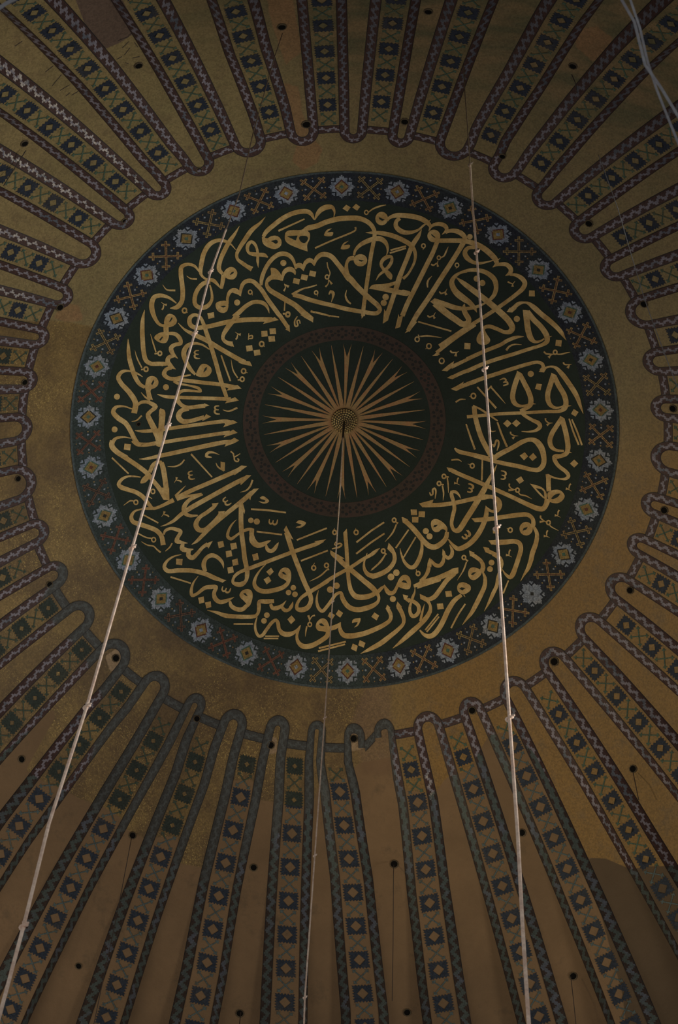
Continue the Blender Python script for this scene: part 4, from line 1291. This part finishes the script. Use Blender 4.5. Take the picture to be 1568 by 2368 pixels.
# ---------------------------------------------------------------- anchor holes
HOLES = [
 ((324,162),.085,'dark anchor hole in the web beside the brown patch at upper left'),
 ((460,393),.07,'dark anchor hole in a lobe above the upper left of the medallion'),
 ((289,511),.07,'dark anchor hole in a lobe left of the medallion top, nearest the third rope knot'),
 ((62,341),.08,'dark anchor hole with a thin wire near the upper left edge'),
 ((653,73),.09,'dark anchor hole at the top where the left rope is tied'),
 ((709,288),.10,'large sooty anchor hole above the orange stain, over the medallion top'),
 ((936,282),.085,'dark anchor hole in the lobe right of the top of the medallion'),
 ((989,40),.085,'dark anchor hole near the top edge, right of centre'),
 ((1162,361),.07,'small dark anchor hole in the lobe right of the right rope'),
 ((1321,164),.085,'dark anchor hole with a short wire below the tan stain at upper right'),
 ((1362,517),.085,'dark anchor hole in a lobe at the upper right of the medallion'),
 ((1489,703),.085,'dark anchor hole under the thin white wire on the right'),
 ((1556,945),.085,'dark anchor hole on the right edge level with the sunburst top'),
 ((1536,1180),.085,'dark anchor hole near the right edge below the sunburst level'),
 ((57,884),.07,'dark anchor hole in the lobe left of the sunburst, upper of two'),
 ((138,710),.08,'dark anchor hole beside the small orange stain on the left'),
 ((42,1107),.07,'dark anchor hole in the lobe at the left edge, lower of two'),
 ((115,1352),.075,'dark anchor hole in the left lobe over the sooty mosaic'),
 ((268,1522),.085,'black anchor hole in pale mortar right beside the left rope'),
 ((455,1662),.075,'black anchor hole in a narrow slate lobe right of the left rope'),
 ((626,1723),.085,'black anchor hole in pale mortar left of the middle rope'),
 ((818,1708),.085,'black anchor hole in pale mortar right of the middle rope'),
 ((1092,1643),.085,'black anchor hole in the lobe left of the right rope'),
 ((1282,1530),.095,'black anchor hole in a zigzag lobe at lower right of the medallion'),
 ((1457,1365),.08,'black anchor hole in the ochre web right of the medallion'),
 ((1460,1777),.085,'black anchor hole with short wire on ochre mosaic at lower right'),
 ((1205,1924),.085,'black anchor hole touching the lower right rope'),
 ((310,1930),.08,'black anchor hole with a long thin wire on lower left plaster'),
 ((190,2227),.07,'small dark anchor hole near the lower left corner'),
 ((588,2004),.08,'black anchor hole without wire on plaster at lower centre left'),
 ((911,1996),.09,'black anchor hole with a long wire at lower centre'),
 ((558,2335),.085,'black anchor hole at the bottom edge left of the middle rope'),
 ((940,2333),.08,'black anchor hole at the bottom edge right of the middle rope'),
 ((1319,2250),.085,'dark anchor hole with wire near the lower right corner'),
 ((55,1755),.08,'black anchor hole on pale plaster at the left edge'),
 ((320,980),.05,'tiny black anchor hole between gold letters left in the medallion'),
]
def web_h(az, r):                                   # height of the visible surface here
    for i, R in enumerate(ribs):
        d = (rib_az(R, r) - az + PI) % (2*PI) - PI
        if abs(d)*r < ws(r)+.17: return .012 - float(recess(r))*max(0, min(1, (abs(d)*r-ws(r))/.17))
    return -float(recess(r))
for px, rad, lab in HOLES:
    rad *= .82
    az, r = polar([px]); az, r = float(az[0]), float(r[0]); h0 = web_h(az, r) if r > 6.1 else .012
    p0 = pos(az, r, h0); root = empty('anchor_hole', tuple(p0), label=lab, cat='hole', group='anchor holes in the dome')
    n = Vector(pos(az, r, h0+1)) - Vector(p0); n.normalize(); u = n.orthogonal().normalized(); v = n.cross(u); B = Vector(p0)
    mb = MB(); N = 20; rings = []
    for q, h in ((rad*1.25, .0), (rad*1.15, .012), (rad, .022), (rad*.92, .006)):
        rings.append([B + (u*math.cos(2*PI*k/N) + v*math.sin(2*PI*k/N))*q*(1+.05*math.sin(3*k)) + n*h for k in range(N+1)])
    mb.grid([[rings[j][k] for j in range(4)] for k in range(N+1)], 'collar'); mb.build('rim', root, smooth=True)
    mb = MB(); mb.poly([B + (u*math.cos(2*PI*k/N) + v*math.sin(2*PI*k/N))*rad*.96 + n*.008 for k in range(N)], 'hole'); mb.build('recess', root)  # flat black disc, not sunk: its colour stands for the hole's inner shade
# ---------------------------------------------------------------- ropes, wires and cables
def path3(pts, zs):                                # pts photo points, zs camera-axis distance at each
    P_ = at_depth(pts, np.array(zs, float)); n = len(pts); out = []
    for i in range(n-1):
        m = 24
        for k in range(m): out.append(P_[i]+(P_[i+1]-P_[i])*k/m)
    out.append(P_[-1]); return out
def lin_depth(pts, z0, z1):
    """straight line in space: 1/z is linear along the photo line"""
    d = np.concatenate([[0], np.cumsum([math.dist(pts[i], pts[i+1]) for i in range(len(pts)-1)])]); d /= d[-1]
    return 1/((1-d)/z0 + d/z1)
def depth_of(px, back=0.0):
    p = on_dome([px])[0]; return float((p-CAM) @ FW) - back
def twist(mb, P_, rad, k):
    rad = np.asarray(rad) if hasattr(rad, '__len__') else np.full(len(P_), rad)
    mb.tube(P_, list(rad), k, 8)
def knot(P0, P1, rad, key, parent):
    """overhand knot: a small trefoil loop of rope plus a short loose end"""
    P0, P1 = Vector(P0), Vector(P1); d = (P1-P0).normalized(); u = d.orthogonal().normalized(); v = d.cross(u); pts = []
    for k in range(28):
        t = 2*PI*k/28; R_ = rad*1.7
        x = R_*(math.sin(t)+1.2*math.sin(2*t))*.6; y = R_*(math.cos(t)-1.2*math.cos(2*t))*.6; z = -R_*.5*math.sin(3*t)
        pts.append(P0 + u*x + v*z + d*y)
    mb = MB(); mb.tube(pts, rad*.85, key, 8, closed=True)
    mb.tube([P0, P0+u*rad*2.6+d*rad*.6, P0+u*rad*4.0+d*rad*1.6], [rad*.8, rad*.75, rad*.6], key, 6)
    mb.build('knot', parent, smooth=True)
def rope(name, pts, z0, z1, rad, key, label, cat, knots=(), group=None, zs=None, key2=None, split=None):
    zs = lin_depth(pts, z0, z1) if zs is None else zs
    P_ = path3(pts, zs)
    if knots:                                       # the rope goes on down into the nave
        d_ = (P_[-1]-P_[-9]); d_ = d_/np.linalg.norm(d_); n_ = int((P_[-1][2]-2.5)/max(-d_[2], .3)/.5); P_ += [P_[-1]+d_*.5*(q+1) for q in range(max(n_, 0))]
    root = empty(name, tuple(P_[0]), label=label, cat=cat, group=group)
    mb = MB()
    if split:
        s_ = split*24; twist(mb, P_[:s_+1], rad*(.62 if key2 == 'ropeold' else 2.2), key2); mb.build('upper_length', root, smooth=True, label='thin grey-brown old rope'); mb = MB(); twist(mb, P_[s_:], rad, key); mb.build('strand', root, smooth=True)
    else: twist(mb, P_, rad, key); mb.build('strand', root, smooth=True)
    Q = project(np.array(P_[:24*(len(pts)-1)+1]))
    for kx, ky in knots:
        j = int(np.argmin(np.hypot(Q[:, 0]-kx, Q[:, 1]-ky))); j = min(max(j, 1), len(P_)-2)
        knot(P_[j], P_[j+1], rad, key if not split or j > split*24 else key2, root)
    return root
rope('rope', [(653,78),(635,132),(586,305),(553,450),(523,530),(487,628),(450,772),(388,985),(306,1266),(201,1633),(113,1905),(55,2140),(0,2345),(-60,2560)], depth_of((653,78), .25), 15.2, .0145, 'rope', 'pale knotted rope crossing the left half down to the lower left corner', 'rope', [(487,628),(450,772),(388,985),(306,1266),(201,1633),(55,2140)], key2='ropeold', split=4)
rope('rope', [(1072,150),(1075,213),(1083,317),(1087,380),(1095,500),(1102,583),(1121,853),(1148,1220),(1178,1660),(1197,1924),(1209,2150),(1223,2368),(1236,2600)], depth_of((1072,150), .25), 16.0, .0155, 'rope', 'pale knotted rope on the right, crossing the calligraphy down to the bottom edge', 'rope', [(1087,380),(1102,583),(1121,853),(1148,1220),(1178,1660)], key2='ropeold', split=3)
rope('rope', [(796,976),(793,1012),(786,1150),(769,1392),(751,1660),(728,1978),(705,2306),(703,2368),(698,2560)], depth_of((797,976), .2), 26.5, .0105, 'rope', 'thin middle rope hanging from the gilt boss at the centre of the sunburst', 'rope', [(769,1392),(751,1660),(728,1978),(705,2306)], key2='iron', split=1)
rope('cable', [(1410,-60),(1438,0),(1467,50),(1492,150),(1530,205),(1568,268),(1640,400)], 12, 11, .0075, 'cable', 'blurred pale cable across the upper right corner, the one kinked to the left', 'cable', group='cables in the upper right corner')
rope('cable', [(1450,-60),(1458,0),(1480,65),(1497,140),(1518,205),(1556,300),(1610,430)], 12.5, 11.4, .0065, 'cable', 'blurred pale cable in the upper right corner, nearer the corner at the top edge', 'cable', group='cables in the upper right corner')
rope('wire', [(1384,358),(1428,480),(1457,580),(1490,690),(1515,760),(1555,865),(1610,1000)], 38, 30, .006, 'cable', 'thin white wire slanting over the ribs on the right', 'wire')
rope('cable', [(-40,40),(0,18),(14,8),(46,-8),(90,-30)], 10, 10, .008, 'cable', 'blurred whitish cable cutting the top left corner', 'cable')
for pts, lab in (([(304,1938),(300,1960),(273,2102),(217,2368),(190,2480)], 'long thin dark wire hanging over the lower left plaster'),
                 ([(911,2000),(910,2020),(909,2180),(907,2315)], 'long thin dark wire hanging at the lower centre'),
                 ([(1320,2258),(1326,2310),(1332,2368),(1340,2450)], 'thin dark wire hanging near the lower right corner'),
                 ([(1464,1786),(1470,1815),(1477,1850)], 'short dark wire on the ochre mosaic at lower right'),
                 ([(557,2340),(554,2368),(550,2420)], 'short dark wire at the bottom edge left of the middle rope'),
                 ([(1322,172),(1330,190),(1335,215)], 'short dark wire below the upper right anchor hole'),
                 ([(60,348),(30,395),(8,430)], 'thin dark wire slanting down from the hole at the upper left edge')):
    zs = [depth_of(p, .10+.25*(i/len(pts))) for i, p in enumerate(pts)]
    zs[0] = depth_of(pts[0], -.02 if polar([pts[0]])[1][0] > 7.5 else .03)
    rope('wire', pts, 0, 0, .0075 if len(pts) > 3 else .009, 'wire', lab, 'wire', group='thin wires hanging from the anchor holes', zs=zs)
# ---------------------------------------------------------------- light: daylight from the nave below, unseen fill lamps added
W = bpy.data.worlds.new('World'); SC.world = W; W.use_nodes = True
W.node_tree.nodes['Background'].inputs[0].default_value = (.97, .98, 1.0, 1); W.node_tree.nodes['Background'].inputs[1].default_value = .25
def lamp(name, kind, loc_, tgt, e, col, size=3.0):
    L = bpy.data.lights.new(name, kind); L.energy = e; L.color = col
    if kind == 'AREA': L.size = size
    o = bpy.data.objects.new(name, L); COL.objects.link(o); o.location = loc_
    o.rotation_euler = (Vector(tgt)-Vector(loc_)).to_track_quat('-Z', 'Y').to_euler(); return o
def spot(loc_, tgt, e, col, cone):
    o = lamp('dome_fill_spot', 'SPOT', loc_, tgt, e, col); o.data.spot_size = math.radians(cone); o.data.spot_blend = 1.0; o.data.shadow_soft_size = .8  # unseen spots at cornice height, added to light the dome and rib flanks
spot((-6, -10.5, Z0-13), (-2.2, 8.2, Z0-2.5), 3300, (.97, 1.0, .90), 52)
spot((1, 11.5, Z0-13), (5.0, -6.2, Z0-2.5), 2600, (1.0, .84, .50), 50)
o_ = lamp('rope_fill_spot', 'SPOT', (-4, -13.0, 21), (-8.2, -1, 25), 9000, (1.0, .96, .92)); o_.data.spot_size = math.radians(75); o_.data.spot_blend = 1.0; o_.data.shadow_soft_size = .6  # unseen spot added to brighten the ropes
spot((9, -11, Z0-14), (8.5, 1.0, Z0-4), 1300, (1.0, .92, .76), 60)
lamp('lower_left_fill', 'AREA', (7, 9.5, Z0-12), (3, 6, Z0-2), 170, (1.0, .92, .78), 3)  # unseen area lamp, added as fill for the lower left plaster
# ---------------------------------------------------------------- camera
cd = bpy.data.cameras.new('Camera'); cam = bpy.data.objects.new('Camera', cd); COL.objects.link(cam)
Rm = Matrix(((RT[0], UP[0], -FW[0]), (RT[1], UP[1], -FW[1]), (RT[2], UP[2], -FW[2])))
cam.matrix_world = Matrix.Translation(Vector(CAM)) @ Rm.to_4x4()
cd.sensor_fit = 'VERTICAL'; cd.sensor_height = 36; cd.sensor_width = 24; cd.lens = FPX/2368*36; cd.clip_end = 300; cd.clip_start = .1
cd.dof.use_dof = True; cd.dof.focus_distance = 47.0; cd.dof.aperture_fstop = 8.0
SC.camera = cam
SC.view_settings.view_transform = 'Standard'; SC.view_settings.look = 'None'; SC.view_settings.exposure = 0.0; SC.view_settings.gamma = 1
try: SC.view_settings.use_curve_mapping = False
except Exception: pass
